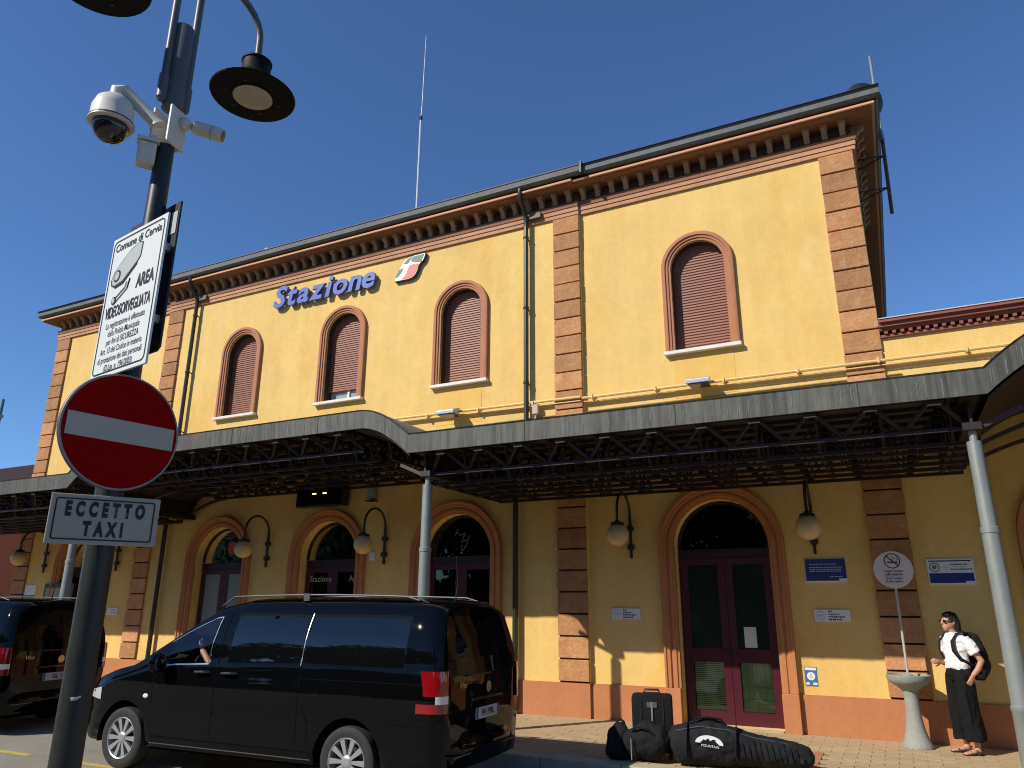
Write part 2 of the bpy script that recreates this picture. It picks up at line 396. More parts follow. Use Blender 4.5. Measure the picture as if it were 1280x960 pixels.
# pilasters of rusticated blocks
JM = mat('dark_mortar', (.07, .03, .018), .9)
PIL = [(-20.68, -20.14, 0), (-15.98, -15.45, YC), (-5.11, -4.575, YC), (-.245, .285, 0)]
for x0, x1, y in PIL:
    pl = MB().box(x0+.012, x1-.012, y-.006, y+.02, .50, 9.0).build('pilaster', JM, ST)
    bm_ = MB().box(0, x1-x0, -.052, .0, .013, .3395).mesh('brick', bevel=.008); bm_.materials.append(BLOCK)
    for k in range(24):
        inst('brick', bm_, pl, (x0+rp.uniform(-.004, .004), y+rp.uniform(-.008, .006), .535+k*.3525), (0, rp.uniform(-.004, .004), 0))
# lower block of the wing beside the corner pilaster
# frieze, soffit, gutter
SEG = [(XL, XA, 0, 1, 0), (XA, XB, YC, 0, 0), (XB, XR, 0, 0, 1)]
def band(z0, z1, p, name, m, inner=0.0, ext=True):
    b = MB()
    for x0, x1, y, l, r in SEG:
        b.box(x0-(p if l else 0)+(0.001 if not l else 0), x1+(p if r else 0)-(0.001 if not r else 0), y-p, y-inner+.005, z0, z1)
    b.box(XR+inner-.005, XR+p, .006, 10.2, z0, z1); b.box(XL-p, XL-inner+.005, .006, 10.2, z0, z1)
    return b.build(name, m, ST)
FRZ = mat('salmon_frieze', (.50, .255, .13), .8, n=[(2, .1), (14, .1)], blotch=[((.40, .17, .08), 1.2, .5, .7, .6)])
band(9.005, 9.075, .045, 'frieze', FRZ); band(9.085, 9.17, .06, 'frieze', FRZ); band(9.17, 9.27, .075, 'frieze', CORN)  # upper band takes the shade-darkened brick tone
band(9.286, 9.504, .012, 'cornice_recess', mat('shaded_brick', (.09, .035, .018), .85, n=[(6, .15)]))  # recess colour darkened for the deep shade between modillions
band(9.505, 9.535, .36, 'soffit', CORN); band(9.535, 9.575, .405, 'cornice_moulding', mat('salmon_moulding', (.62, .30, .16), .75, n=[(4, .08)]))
band(9.575, 9.635, .33, 'eave_gap_strip', mat('eave_gap_shade', (.02, .014, .01), .8))  # strip painted dark for the shaded gap below the gutter
gut = MB()
prof = [(.34, 9.66), (.36, 9.63), (.44, 9.63), (.475, 9.66), (.475, 9.775), (.49, 9.78), (.49, 9.80), (.34, 9.80)]
def gutseg(x0, x1, y):
    n = len(prof); vs = [(x0, y-p, z) for p, z in prof]+[(x1, y-p, z) for p, z in prof]
    gut.add(vs, [(i, (i+1) % n, (i+1) % n+n, i+n) for i in range(n)]+[tuple(range(n)), tuple(range(n, 2*n))])
gutseg(XL-.49, XA-.1, 0); gutseg(XA-.1+.01, XB+.22, YC); gutseg(XB+.25, XR+.49, 0)
n = len(prof)
for sx, X in ((1, XR), (-1, XL)):
    vs = [(X+sx*p, -.33, z-.001) for p, z in prof]+[(X+sx*p, 10.2, z-.001) for p, z in prof]
    gut.add(vs, [(i, (i+1) % n, (i+1) % n+n, i+n) for i in range(n)])
gut.build('gutter', GUT, ST)
MB().box(XB+.215, XB+.255, -.555, -.3, 9.60, 9.84).build('gutter_joint', DARKM, ST)
# modillions under the eave
mp = [(0, 9.285), (-.09, 9.285), (-.105, 9.30), (-.115, 9.36), (-.14, 9.40), (-.19, 9.425), (-.205, 9.45), (-.21, 9.505), (0, 9.505)]
mb = MB(); k = len(mp)
for xx in (-.045, .045): mb.v += [(xx, y, z) for y, z in mp]
mb.f += [tuple(range(k)), tuple(range(k, 2*k))]+[(i, (i+1) % k, (i+1) % k+k, i+k) for i in range(k)]
mb.box(-.062, .062, -.225, 0, 9.47, 9.504)
mme = mb.mesh('modillion'); mme.materials.append(mat('tan_bracket', (.33, .19, .095), .85, n=[(6, .15)], rnd=.2))
x = XR-.10
while x > XL:
    y = YC if XA < x < XB else 0
    inst('modillion', mme, ST, (x+rp.uniform(-.012, .012), y-.004+rp.uniform(0, .012), 0), (0, rp.uniform(-.03, .03), 0)) if False else inst('modillion', mme, ST, (x+rp.uniform(-.012, .012), y-.004+rp.uniform(0, .012), 0)); x -= .2905
for k_ in range(13): inst('modillion', mme, ST, (XR+.004, .15+k_*.2905, 0), (0, 0, R(90)))
# roof
b = MB(); a = [(XL-.5, -.52, 9.79), (XR+.5, -.52, 9.79), (XR+.5, 10.5, 9.79), (XL-.5, 10.5, 9.79), (XL+5, 5, 11.4), (XR-5, 5, 11.4)]
b.add(a, [(0,1,5,4), (1,2,5), (2,3,4,5), (3,0,4), (0,3,2,1)]); b.build('roof', ROOFT, ST)
# windows
wprof = [(0, -.02), (0, .028), (.045, .03), (.055, .05), (.10, .052), (.112, .075), (.165, .078), (.19, .07), (.20, -.01)]
wprof = [(a_*.835, d_) for a_, d_ in wprof]
wtrim = sweep_arch(0, WR, WS, WB, wprof, 0).mesh('trim'); wtrim.materials.append(WTRIM)
for p_ in wtrim.polygons: p_.use_smooth = True
wtrim.set_sharp_from_angle(angle=R(28))
sill = MB().box(-.65, .65, -.11, .3, 5.868, 5.928).mesh('sill', bevel=.006); sill.materials.append(STONE)
def shutter_mesh(z0):
    b = MB(); z = z0
    while z < 7.95:
        b.add([(-.47,.006,z),(.47,.006,z),(.47,-.008,z+.014),(-.47,-.008,z+.014),(.47,-.006,z+.040),(-.47,-.006,z+.040),(.47,.006,z+.0515),(-.47,.006,z+.0515)],
              [(0,1,2,3),(3,2,4,5),(5,4,6,7)]); z += .0515
    b.box(-.46, .46, -.01, .006, z0-.04, z0)
    me = b.mesh('shutter'); me.materials.append(SHUT); return me
rv = MB(); pth = arch_path(0, WR-.003, WS, WB, 20)
for q_, s_ in zip(pth, pth[1:]): rv.add([(q_[0],.035,q_[1]),(s_[0],.035,s_[1]),(s_[0],.30,s_[1]),(q_[0],.30,q_[1])], [(0,1,2,3)])
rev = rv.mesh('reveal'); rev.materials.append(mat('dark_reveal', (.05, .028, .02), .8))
sh_closed, sh_open = shutter_mesh(5.99), shutter_mesh(6.24)
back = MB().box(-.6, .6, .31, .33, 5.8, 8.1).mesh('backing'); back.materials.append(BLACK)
for i, (cx, y) in enumerate(WIN):
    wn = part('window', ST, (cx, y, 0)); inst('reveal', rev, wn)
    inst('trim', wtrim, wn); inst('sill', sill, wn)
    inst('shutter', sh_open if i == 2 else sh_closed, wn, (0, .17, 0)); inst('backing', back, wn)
    if i == 2:
        MB().box(-.43, .43, .235, .24, 5.93, 6.3).build('pane', mat('pale_pane', (.30, .36, .38), .1, spec=.8), wn)
        MB().box(-.43, -.12, .20, .232, 5.93, 6.0).box(.05, .10, .20, .232, 5.93, 6.3).build('window_frame', STONE, wn)
    if i in (2, 3, 4):
        MB().box(-.52, .50, -.004, .004, 5.10, 5.867).build('repainted_patch', YPATCH, wn)
# doors
dprof = [(0, -.02), (0, .035), (.04, .04), (.05, .06), (.10, .062), (.115, .045), (.135, .045), (.15, .075), (.20, .08), (.215, .10), (.25, .10), (.255, -.01)]
dprof = [(a_*.925, d_) for a_, d_ in dprof]
dtrim = sweep_arch(0, DR, DS, .525, dprof, 0).mesh('trim'); dtrim.materials.append(TRIM)
for p_ in dtrim.polygons: p_.use_smooth = True
dtrim.set_sharp_from_angle(angle=R(28))
dblock = MB().box(-.117, .117, -.115, .0, -.02, .523).mesh('base_block', bevel=.008); dblock.materials.append(PLINTH)
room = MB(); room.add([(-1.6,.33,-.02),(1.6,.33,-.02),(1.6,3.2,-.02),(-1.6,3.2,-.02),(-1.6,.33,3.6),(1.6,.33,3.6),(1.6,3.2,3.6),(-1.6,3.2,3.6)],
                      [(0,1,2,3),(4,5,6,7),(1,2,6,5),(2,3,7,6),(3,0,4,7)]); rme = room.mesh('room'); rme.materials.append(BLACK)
CLEARG = glass('clear_pane', (.9, .93, .88), .8)
def frame_bars(b, x0, x1, z0, z1, st, rl, y0=.20, y1=.25, bot=None):
    b.box(x0, x0+st, y0, y1, z0, z1); b.box(x1-st, x1, y0, y1, z0, z1)
    b.box(x0+st, x1-st, y0, y1, z1-rl, z1); b.box(x0+st, x1-st, y0, y1, z0, z0+(bot or rl))
for i, (cx, y) in enumerate(DOOR):
    d = part('door', ST, (cx, y, 0)); inst('trim', dtrim, d); inst('base_block', dblock, d, (-.847,0,0)); inst('base_block', dblock, d, (.847,0,0)); inst('room', rme, d)
    MB().box(-.705, .705, -.1, .32, -.03, .018).build('threshold', KERB, d)
    # fanlight frame and pane
    fr = sweep_arch(0, DR-.001, DS, 2.62, [(-.05, -.20), (0, -.20), (0, -.25), (-.05, -.25)], 0)
    fr.box(-.70, .70, .195, .255, 2.46, 2.60)
    fr.build('fanlight_frame', mat('shaded_burgundy', (.02, .005, .008), .5), d)  # burgundy darkened to put the door-head shade into the colour
    b = MB(); pth = arch_path(0, DR-.045, DS, 2.60, 16); b.add([(p[0], .225, p[1]) for p in pth], [tuple(range(len(pth)))]); b.build('fanlight_pane', DGLASS, d)
    for s, (x0, x1) in enumerate(((-.70, -.003), (.003, .70))):
        lf = MB(); frame_bars(lf, x0, x1, .02, 2.455, .115 if s == 0 else .115, .10, bot=.19)
        lf.box(x0+.115, x1-.115, .2, .25, .90, 1.10)
        leaf = lf.build('door_leaf', DOORM, d, bevel=0)
        for z0, z1 in ((.21, .90), (1.10, 2.355)):
            m_ = FROST if (i == 1 and z0 > 1) else (CLEARG if i in (4, 5) and z0 < 1 else mat('dark_green_glass', (.016, .027, .018), .08, spec=.35) if i in (4, 5) else DGLASS)
            MB().box(x0+.115, x1-.115, .222, .228, z0, z1).build('pane', m_, leaf)
        if i in (4, 5):
            bl = MB(); z = .215
            if s == 0:
                while z < .89: bl.box(x0+.12, x1-.12, .262, .268, z, z+.019); z += .0275
            else: bl.box(x0+.12, x1-.12, .264, .268, .215, .895)
            bl.build('blind', BLIND, leaf)
            if s:
                mb_ = MB()
                for xx in (.21, .34, .47): mb_.box(xx, xx+.008, .25, .26, .215, .895)
                for zz in (.38, .55, .72): mb_.box(x0+.12, x1-.12, .251, .261, zz, zz+.008)
                mb_.build('blind_grid', mat('pale_green', (.4, .5, .28), .7), leaf)
        MB().tube([(x1-.06 if s == 0 else x0+.06, .16, 1.0), (x1-.06 if s == 0 else x0+.06, .16, 1.06)], .02).box((x1-.07 if s == 0 else x0+.05), (x1-.05 if s == 0 else x0+.07), .16, .2, 1.0, 1.03).build('handle', DARKM, leaf)
    if i == 4: MB().box(.22, .40, .214, .218, 1.12, 1.42).build('notice', PAPER, d)
    if i == 2:
        text('lettering', 'Stazione', .17, mat('cream_print', (.45, .42, .33), .6), d, (-.30, .19, 2.22)); text('lettering', 'Ap', .17, mat('cream_print', (.45, .42, .33), .6), d, (.52, .19, 2.22))
    if i == 1: MB().lathe([(.14, 0), (.14, .004)], (.15, .21, 2.92), 'y', 24).build('round_sticker', mat('red_sticker', (.45, .06, .05), .5), d)
    if i == 3:
        b = MB()
        for seq in ([(-.12,3.05),(-.05,2.98),(.06,3.02),(-.02,2.86),(.1,2.9)], [(.02,2.8),(-.04,2.76),(0,2.7),(.08,2.78),(.16,2.98)], [(-.1,3.1),(-.16,2.98)]):
            for p, q in zip(seq, seq[1:]): b.bar((p[0], .215, p[1]), (q[0], .215, q[1]), .004, .02)
        b.build('reflection_strokes', mat('grey_reflection', (.12, .12, .12), .6), d)  # strokes drawn as a reflection in the fanlight glass
        MB().box(.2, .55, .214, .218, 1.45, 1.78).build('notice', mat('grey_notice', (.10, .13, .10), .7), d)
# downspouts
def pipe(pts, r, name='downspout', m=PIPE): return MB().tube(pts, r, 10).build(name, m, ST, smooth='auto')
for X, X2 in ((-5.66, -5.88), (-14.92, -14.95)):
    pipe([(X,YC-.40,9.64),(X,YC-.40,9.50),(X,YC-.34,9.40),(X,YC-.17,9.22),(X,YC-.115,9.12),(X,YC-.115,8.9),(X,YC-.115,4.2)], .048)
    pipe([(X2,YC-.10,4.3),(X2,YC-.10,.05)], .05)
    b = MB()
    for z in (8.7, 7.2, 5.7): b.lathe([(.058, -.02), (.058, .02)], (X, YC-.115, z), 'z', 12); b.box(X-.012, X+.012, YC-.07, YC, z-.012, z+.012)
    b.build('pipe_clamp', PIPE, ST)
    MB().box(X-.14+.22, X+.10+.22, YC-.13, YC-.07, 9.09, 9.2).build('junction_box', mat('brown_box', (.14, .09, .07), .6), ST)
pipe([(1.30,-.06,4.2),(1.30,-.06,.9)], .045, m=DARKM)
# conduits above the canopy
b = MB(); b.tube([(-9.6,YC-.09,5.34),(-4.6,YC-.09,5.30)], .026, 8).tube([(-4.6,-.10,5.285),(12,-.10,5.29)], .026, 8).build('conduit', YPIPE, ST, smooth='auto')
b = MB(); b.tube([(-9.4,YC-.075,5.275),(-4.6,YC-.075,5.235)], .012, 6).tube([(-4.55,-.085,5.22),(12,-.085,5.22)], .012, 6).build('conduit', YPIPE, ST)
b = MB()
for k_ in range(18):
    x = -9+k_*1.15; b.box(x, x+.03, -.14 if x > -4.6 else YC-.13, 0 if x > -4.6 else YC, 5.25, 5.33)
b.build('conduit_clip', YPIPE, ST)
MB().tube([(-9.4,YC-.03,5.0),(-4.6,YC-.03,5.03)], .011, 6).tube([(-4.55,-.02,5.05),(.5,-.02,5.07)], .011, 6).build('cable', mat('dark_yellow_cable', (.30, .2, .08), .7), ST)
MB().tube([(-5.5,YC-.08,5.35),(-5.47,YC-.09,5.1),(-5.5,YC-.1,4.9)], .02, 6).box(-5.53,-5.42,YC-.14,YC,5.08,5.25).build('pipe_bracket', mat('pale_bracket', (.5, .38, .3), .6), ST)
# ================================================================ canopy
CA = thing('station_canopy', 'zinc-edged station canopy with lattice trusses and arched raised bays', 'canopy')
YF = -3.08; CE = [(-14.24, -6.22, -1), (1.14, 9.2, 1)]      # raised bays
def rise(x):
    for a, c, _ in CE:
        if a <= x <= c:
            d = min(x-a, c-x); return .47*math.sin(math.pi/2*min(1, d/.95))**.95 if d > 0 else 0
    return 0
xs = []
def addx(a, c, n): xs.extend([a+(c-a)*i/n for i in range(n)])
addx(-23, -14.24, 4); addx(-14.24, -13.25, 12); addx(-13.25, -7.2, 6); addx(-7.2, -6.22, 12); addx(-6.22, 1.14, 6); addx(1.14, 2.15, 12); addx(2.15, 9.2, 4); xs.append(9.2)
FB, FT = 3.885, 4.175
def strip(prof, name, m, smooth=False):
    b = MB(); n = len(prof)
    for x in xs:
        r_ = rise(x); b.v += [(x, y, z+r_) for y, z in prof]
    for i in range(len(xs)-1):
        for j in range(n): j2 = (j+1) % n; b.f.append((i*n+j, i*n+j2, (i+1)*n+j2, (i+1)*n+j))
    b.f += [tuple(range(n)), tuple(range((len(xs)-1)*n, len(xs)*n))]
    return b.build(name, m, CA)
strip([(YF, FB), (YF-.012, FT-.02), (YF-.03, FT), (YF+.03, FT+.012), (YF+.03, FB)], 'fascia', ZINC)
strip([(YF+.032, FT-.03), (YF+.032, FT+.0), (-.055, FT+.0), (-.055, FT-.03)], 'roof_sheet', mat('canopy_roof', (.14, .14, .13), .6, n=[(2, .15)]))
jm_ = mat('dark_joint', (.04, .04, .036), .7)  # dark line where the fascia sheets meet
for xj in (-19.5, -17.2, -12.1, -9.9, -8.0, -4.3, -2.2, -.1):
    r_ = rise(xj); MB().add([(xj, YF-.004, FB+r_), (xj+.012, YF-.004, FB+r_), (xj+.012, YF-.0165, FT-.02+r_), (xj, YF-.0165, FT-.02+r_)], [(0,1,2,3)]).build('sheet_joint', jm_, CA)
RUN = mat('lime_run', (.17, .175, .16), .8, n=[(30, .2)])
rj = random.Random(77); b = MB()
for k in range(170):
    xj = rj.uniform(-17, 2.2); r_ = rise(xj); r2 = rise(xj+.02); wd = rj.uniform(.004, .016); z1 = rj.uniform(.5, 1); z0 = z1*rj.uniform(0, .35)
    P2 = lambda x, t, rr_: (x, YF-.0035-.012*t, FB+(FT-.02-FB)*t+rr_)
    b.add([P2(xj, z0, r_), P2(xj+wd*.5, z0, r_), P2(xj+wd, z1, r_), P2(xj, z1, r_)], [(0,1,2,3)])
o = b.build('lime_runs', RUN, CA); o['kind'] = 'stuff'
# ceiling boards
nb = 14
for k in range(nb):
    y0 = YF+.05+k*(2.95/nb); y1 = y0+2.95/nb-.035; z = FB+.09+.008*(k % 2)
    b = MB()
    for x in xs: r_ = rise(x); b.v += [(x, y0, z+r_), (x, y1, z+r_), (x, y1, z+.02+r_), (x, y0, z+.02+r_)]
    for i in range(len(xs)-1):
        for j in range(4): j2 = (j+1) % 4; b.f.append((i*4+j, i*4+j2, (i+1)*4+j2, (i+1)*4+j))
    b.build('ceiling_board', BOARD, CA)
# cross trusses
ZB, ZT = 3.53, FB+.06
tm = MB(); tm.bar((0,YF+.12,ZT),(0,-.08,ZT),.05); tm.bar((0,YF+.55,ZB),(0,-.08,ZB),.05); tm.bar((0,YF+.40,ZT),(0,YF+.55,ZB),.03)
npan = 5; dy = (-.08-YF-.55)/npan
for k in range(npan):
    a = YF+.55+k*dy; tm.bar((0,a,ZB),(0,a+dy/2,ZT),.032); tm.bar((0,a+dy/2,ZT),(0,a+dy,ZB),.032)
tme = tm.mesh('cross_truss'); tme.materials.append(MAROON)
x = -21.6
step = .70
while x < 9:
    near = min(abs(x-e) for a, c, _ in CE for e in (a, c))
    if not (any(a < x < c for a, c, _ in CE) and near < .55): inst('cross_truss', tme, CA, (x, 0, rise(x)))
    x += step
# front lattice: pyramids from nodes behind the fascia down to a chord
def front_lattice(x0, x1, n, dz):
    d = (x1-x0)/n
    for k in range(n):
        xm_ = x0+(k+.5)*d; b = MB(); tp = (xm_, YF+.08, FB+.03+dz)
        for sg in (-1, 1): b.bar(tp, (xm_+sg*d*.5, -2.74, 3.615+dz), .035); b.bar(tp, (xm_+sg*d*.18, -2.2, FB+.05+dz), .025)
        b.box(xm_-.07, xm_+.07, YF+.05, YF+.075, FB-.06+dz, FB+.06+dz); b.build('lattice_pyramid', MAROON, CA)
    MB().bar((x0, -2.74, 3.60+dz), (x1, -2.74, 3.60+dz), .04).build('lattice_chord', MAROON, CA)
front_lattice(-21.6, -14.4, 11, 0); front_lattice(-13.2, -7.3, 9, .47); front_lattice(-6.0, .95, 11, 0)
# lengthwise trusses
def ltruss(x0, x1, y, dz, n):
    b = MB(); d = (x1-x0)/n
    b.bar((x0,y,ZB+dz-.03),(x1,y,ZB+dz-.03),.045); b.bar((x0,y,ZT+dz),(x1,y,ZT+dz),.045)
    for k in range(n):
        a = x0+k*d; b.bar((a,y,ZB+dz),(a+d/2,y,ZT+dz),.024); b.bar((a+d/2,y,ZT+dz),(a+d,y,ZB+dz),.024)
        b.box(a+d/2-.06, a+d/2+.06, y-.012, y+.012, ZT+dz-.10, ZT+dz)
        b.box(a-.05, a+.05, y-.012, y+.012, ZB+dz-.03, ZB+dz+.06)
    b.build('lengthwise_truss', MAROON, CA)
for y in (YF+.66, -2.05, -1.6, -1.15, -.7, -.25):
    ltruss(-21.6, -14.3, y, 0, 11); ltruss(-13.3, -7.2, y, .47, 10); ltruss(-6.15, 1.05, y, 0, 11); ltruss(2.1, 9, y, .47, 10)
# arched end webs of the raised bays: curved plates along the columns
for a, c, s in CE:
    for e, sg in ((a, 1), (c, -1)):
        if e > 8: continue
        b = MB(); pts = []
        for i in range(13): x = e+sg*1.0*i/12; pts.append((x, FB-.02+rise(x)))
        for yy in (YF+.05, -.07):
            pass
        n = len(pts)
        for x, z in pts: b.v += [(x, YF+.05, z), (x, -.07, z), (x, -.07, z-.015), (x, YF+.05, z-.015)]
        for i in range(n-1):
            for j in range(4): j2 = (j+1) % 4; b.f.append((i*4+j, i*4+j2, (i+1)*4+j2, (i+1)*4+j))
        b.build('vault_plate', MAROON, CA, smooth='auto')
        # lower curved rib down to the column head, front and back
        for yy in (-2.77, -1.5, -.2):
            rb = MB(); path = []
            for i in range(14):
                t = i/13*(.36 if yy < -2 else 1); x = e-sg*.16+sg*1.35*t; z = 3.56+.40*math.sin(math.pi/2*t)
                path.append((x, z))
            for (xa, za), (xb, zb_) in zip(path, path[1:]): rb.bar((xa,yy,za),(xb,yy,zb_),.05,.05)
            rb.build('curved_rib', mat('pale_maroon_steel', (.07, .035, .035), .5), CA)
# columns
COLX = [-14.2, -6.05, .97]
cme = MB().lathe([(.13,-.02),(.13,.03),(.092,.05),(.092,.74),(.10,.75),(.10,.79),(.088,.80),(.082,2.46),(.089,2.465),(.089,2.52),(.076,2.53),(.073,3.44)], seg=24).mesh('column'); cme.materials.append(GALV)
for p_ in cme.polygons: p_.use_smooth = True
cme.set_sharp_from_angle(angle=R(40))
for X in COLX:
    c_ = inst('column', cme, CA, (X, -2.77, 0))
    MB().lathe([(.04,3.43),(.04,3.56)], (0,0,0), 'z', 12).build('column_head', GALV, c_)
    MB().box(X-.09, X+.09, -2.86, -.06, 3.56, 3.64).box(X-.015, X+.015, -2.86, -.06, 3.64, 3.90).box(X-.09, X+.09, YF+.06, -.06, 3.88, 3.93).build('column_beam', MAROON, CA)
    for sg in (-1, 1):
        b = MB(); pts = [(X+sg*(.08+.75*(1-math.cos(t*math.pi/2))), -2.77, 2.95+.55*math.sin(t*math.pi/2)+.06) for t in [i/8 for i in range(9)]]
        if X == .97 and sg < 0: pts = [(X-.02-.62*t, -2.4+2.0*t, 3.2+.28*math.sin(t*3)) for t in [i/8 for i in range(9)]]
# ================================================================ lamps on the wall
def wall_lamp(X, y, label):
    t = thing('wall_lamp', label, 'wall lamp', (X, y, 2.55), 0, 'globe lamps along the station wall')
    b = MB().box(-.02, .02, -.075, -.035, -.08, .62); b.tube([(0,-.055,.60)]+[(0, -.385+.33*math.cos(a), .62+.33*math.sin(a)) for a in [math.pi*i/14 for i in range(15)]]+[(0,-.715,.44)], .022, 8)
    b.build('arm', DARKM, t, smooth='auto')
    for z in (.10, .40):
        MB().lathe([(.055, -.09), (.06, -.05), (.03, -.03), (.045, 0)], (0, 0, z), 'y', 12).build('wall_fixing', DARKM, t, smooth='auto')
    MB().lathe([(.03,.47),(.05,.45),(.10,.435),(.11,.40),(.085,.39)], (0,-.715,0), 'z', 20).build('cap', DARKM, t, smooth='auto')
    MB().ell((0,-.715,.245), (.178,.178,.178), 24, 16).build('globe', GLOBE, t, smooth=True)
for X, y, l in ((-.98, 0, 'cream globe wall lamp right of the burgundy door, above the blue notice'), (-3.80, 0, 'cream globe wall lamp left of the burgundy door'),
             (-8.74, YC, 'cream globe wall lamp right of the middle entrance under the display'), (-11.77, YC, 'cream globe wall lamp between the leftmost clear door and middle entrance'),
             (-16.62, 0, 'cream globe wall lamp mostly hidden behind the sign pole'), (-19.42, 0, 'cream globe wall lamp farthest left, above the distant van')):
    wall_lamp(X, y, l)
# ================================================================ things fixed to the facade
ltr = thing('station_lettering', 'blue raised letters spelling Stazione high on the yellow wall', 'lettering', (-10.82, YC-.085, 8.63))
tmp = text('tmp', 'Stazione', 1, LBLUE, None, offset=.02, shear=.2); wd = tmp.dimensions.x; bpy.data.objects.remove(tmp)
s_ = 2.93/ wd if wd else .7
x = 0; glyphs = 'Stazione'; widths = []
for ch in glyphs:
    tmp = text('tmp', ch, .72, LBLUE, None, offset=.020, shear=.2, align='LEFT'); mn = min(v.co.x for v in tmp.data.vertices); mx = max(v.co.x for v in tmp.data.vertices); widths.append((mn, mx)); bpy.data.objects.remove(tmp)
tot = sum(b_-a_ for a_, b_ in widths); k_ = 2.86/(tot+.0*7)
x = -1.46
for ch, (a_, b_) in zip(glyphs, widths):
    o = text('letter', ch, .72, LBLUE, ltr, (x-a_*k_, 0, 0), extrude=.036, offset=.019, shear=.2, align='LEFT', sx=k_); x += (b_-a_)*k_+.012
lg = thing('station_logo', 'green white and red emblem beside the blue letters', 'emblem', (-8.44, YC-.05, 8.66))
def flat(name, poly, m, parent, y0, y1): return MB().prism(poly, y0, y1).build(name, m, parent)
outl = [(-.38,-.25),(-.36,-.16),(-.30,-.03),(-.20,.13),(-.13,.21),(-.04,.25),(.12,.265),(.38,.265),(.37,.20),(.33,.11),(.26,.06),(.22,.0),(.19,-.10),(.14,-.19),(.06,-.24),(-.03,-.255)]
flat('backing', [(a_*1.02, c_*1.03) for a_, c_ in outl], mat('dark_side', (.05, .06, .05), .6), lg, -.03, .05)
flat('white_field', outl, WHITE, lg, -.036, -.031)
flat('green_field', [(-.36,-.17),(-.28,0),(-.17,.02),(-.22,-.07),(-.30,-.16)], GREEN, lg, -.041, -.037)
flat('green_field', [(-.17,.12),(-.06,.225),(.06,.25),(-.02,.16),(-.05,.11)], GREEN, lg, -.041, -.037)
flat('green_field', [(.08,.245),(.36,.25),(.28,.08),(.06,.115),(.02,.17)], GREEN, lg, -.041, -.037)
flat('red_field', [(-.01,.055),(.08,.065),(.24,.045),(.20,-.02),(.17,-.10),(.12,-.18),(.05,-.225),(-.05,-.24),(-.20,-.235),(-.12,-.18),(-.07,-.10),(-.04,-.01)], LRED, lg, -.041, -.037)
dsp = thing('display_board', 'black departure display board above the middle entrance', 'display', (-10.28, YC, 3.86))
MB().box(-.60, .60, -.28, -.06, -.22, .22).build('housing', mat('display_black', (.012, .012, .014), .3), dsp, bevel=.01)
MB().box(-.57, .57, -.284, -.281, -.19, .19).build('screen', mat('display_screen', (.006, .006, .008), .15), dsp)
for x in (-.17, .10): MB().box(x, x+.10, -.288, -.285, .02, .05).build('lit_segment', LBULB, dsp)
MB().box(-.4, -.34, -.06, 0, .05, .15).box(.34, .4, -.06, 0, .05, .15).build('bracket', DARKM, dsp)
t = thing('wall_camera', 'small grey camera box on the wall right of the display board', 'camera', (-9.1, YC, 3.85))
MB().box(-.07, .07, -.14, 0, -.10, .12).build('housing', mat('camera_grey', (.3, .3, .28), .6), t, bevel=.01); MB().box(-.10, .10, -.16, 0, -.16, -.14).box(-.01, .01, -.05, 0, -.14, -.10).build('shelf', DARKM, t)
t = thing('wall_switch', 'small white box on the wall below the globe lamp by middle entrance', 'box', (-9.05, YC, 2.63)); MB().box(-.07, .07, -.03, 0, -.08, .08).build('cover', WHITE, t, bevel=.008)
def floodlight(X, y, label):
    t = thing('floodlight', label, 'floodlight', (X, y, 5.24), 0, 'floodlights on the conduit')
    b = MB(); b.add([(-.20,-.46,-.04),(.20,-.46,-.04),(.20,-.46,.03),(-.20,-.46,.03),(-.15,-.14,-.03),(.15,-.14,-.03),(.15,-.14,.14),(-.15,-.14,.14)],
                    [(0,1,2,3),(4,5,6,7),(0,1,5,4),(1,2,6,5),(2,3,7,6),(3,0,4,7)]); b.build('housing', mat('floodlight_grey', (.36, .40, .44), .4, .3), t, bevel=.012)
    MB().box(-.03, .03, -.18, .0, .01, .06).build('arm', GALV, t)
    MB().box(-.16, .16, -.44, -.18, -.058, -.045).build('lens', mat('dark_lens', (.03, .03, .035), .2), t)
floodlight(-7.22, YC, 'small grey floodlight on the conduit below the third arched window'); floodlight(-2.44, 0, 'small grey floodlight on the conduit below the right arched window')
def plate(name, label, cat, X, Z, w_, h_, m, y=0, group=None, th=.02):
    t = thing(name, label, cat, (X, y, Z), 0, group); MB().box(-w_/2, w_/2, -th, 0, -h_/2, h_/2).build('panel', m, t, bevel=.003); return t
t = plate('notice_sign', 'dark blue notice with white print right of the burgundy door', 'sign', -.87, 2.23, .56, .34, WHITE)
MB().box(-.275, .275, -.023, -.021, -.145, .165).build('blue_field', BLUE, t); MB().box(.17, .275, -.026, -.024, -.165, -.115).build('white_tab', WHITE, t)
lines_of_print(t, mat('pale_print', (.5, .53, .6), .6), [(-.22,.15,.09),(-.22,.22,.045),(-.22,.22,.015),(-.22,.22,-.01),(.05,.22,-.09)], -.025, .011)
for X, l in ((-3.94, 'small white wall plate left of the burgundy door'), (-.85, 'small white wall plate under the dark blue notice')):
    t = plate('wall_plate', l, 'sign', X, 1.60, .48, .165, WHITE, 0, 'small white wall plates')
    b = MB(); b.lathe([(.062, 0), (.062, .001)], (-.15, -.022, 0), 'y', 24).build('emblem', GREYP, t); MB().lathe([(.052, 0), (.052, .001)], (-.15, -.024, 0), 'y', 24).build('emblem', WHITE, t)
    lines_of_print(t, GREYP, [(-.19,-.11,.0)], -.026, .03)
    lines_of_print(t, INK, [(-.05,.0,.055),(-.05,.09,.018),(-.05,.18,-.018),(-.05,.12,-.055)], -.022, .017)
t = plate('information_sign', 'white and blue information sign right of the no-smoking disc', 'sign', .72, 2.19, .56, .345, WHITE)
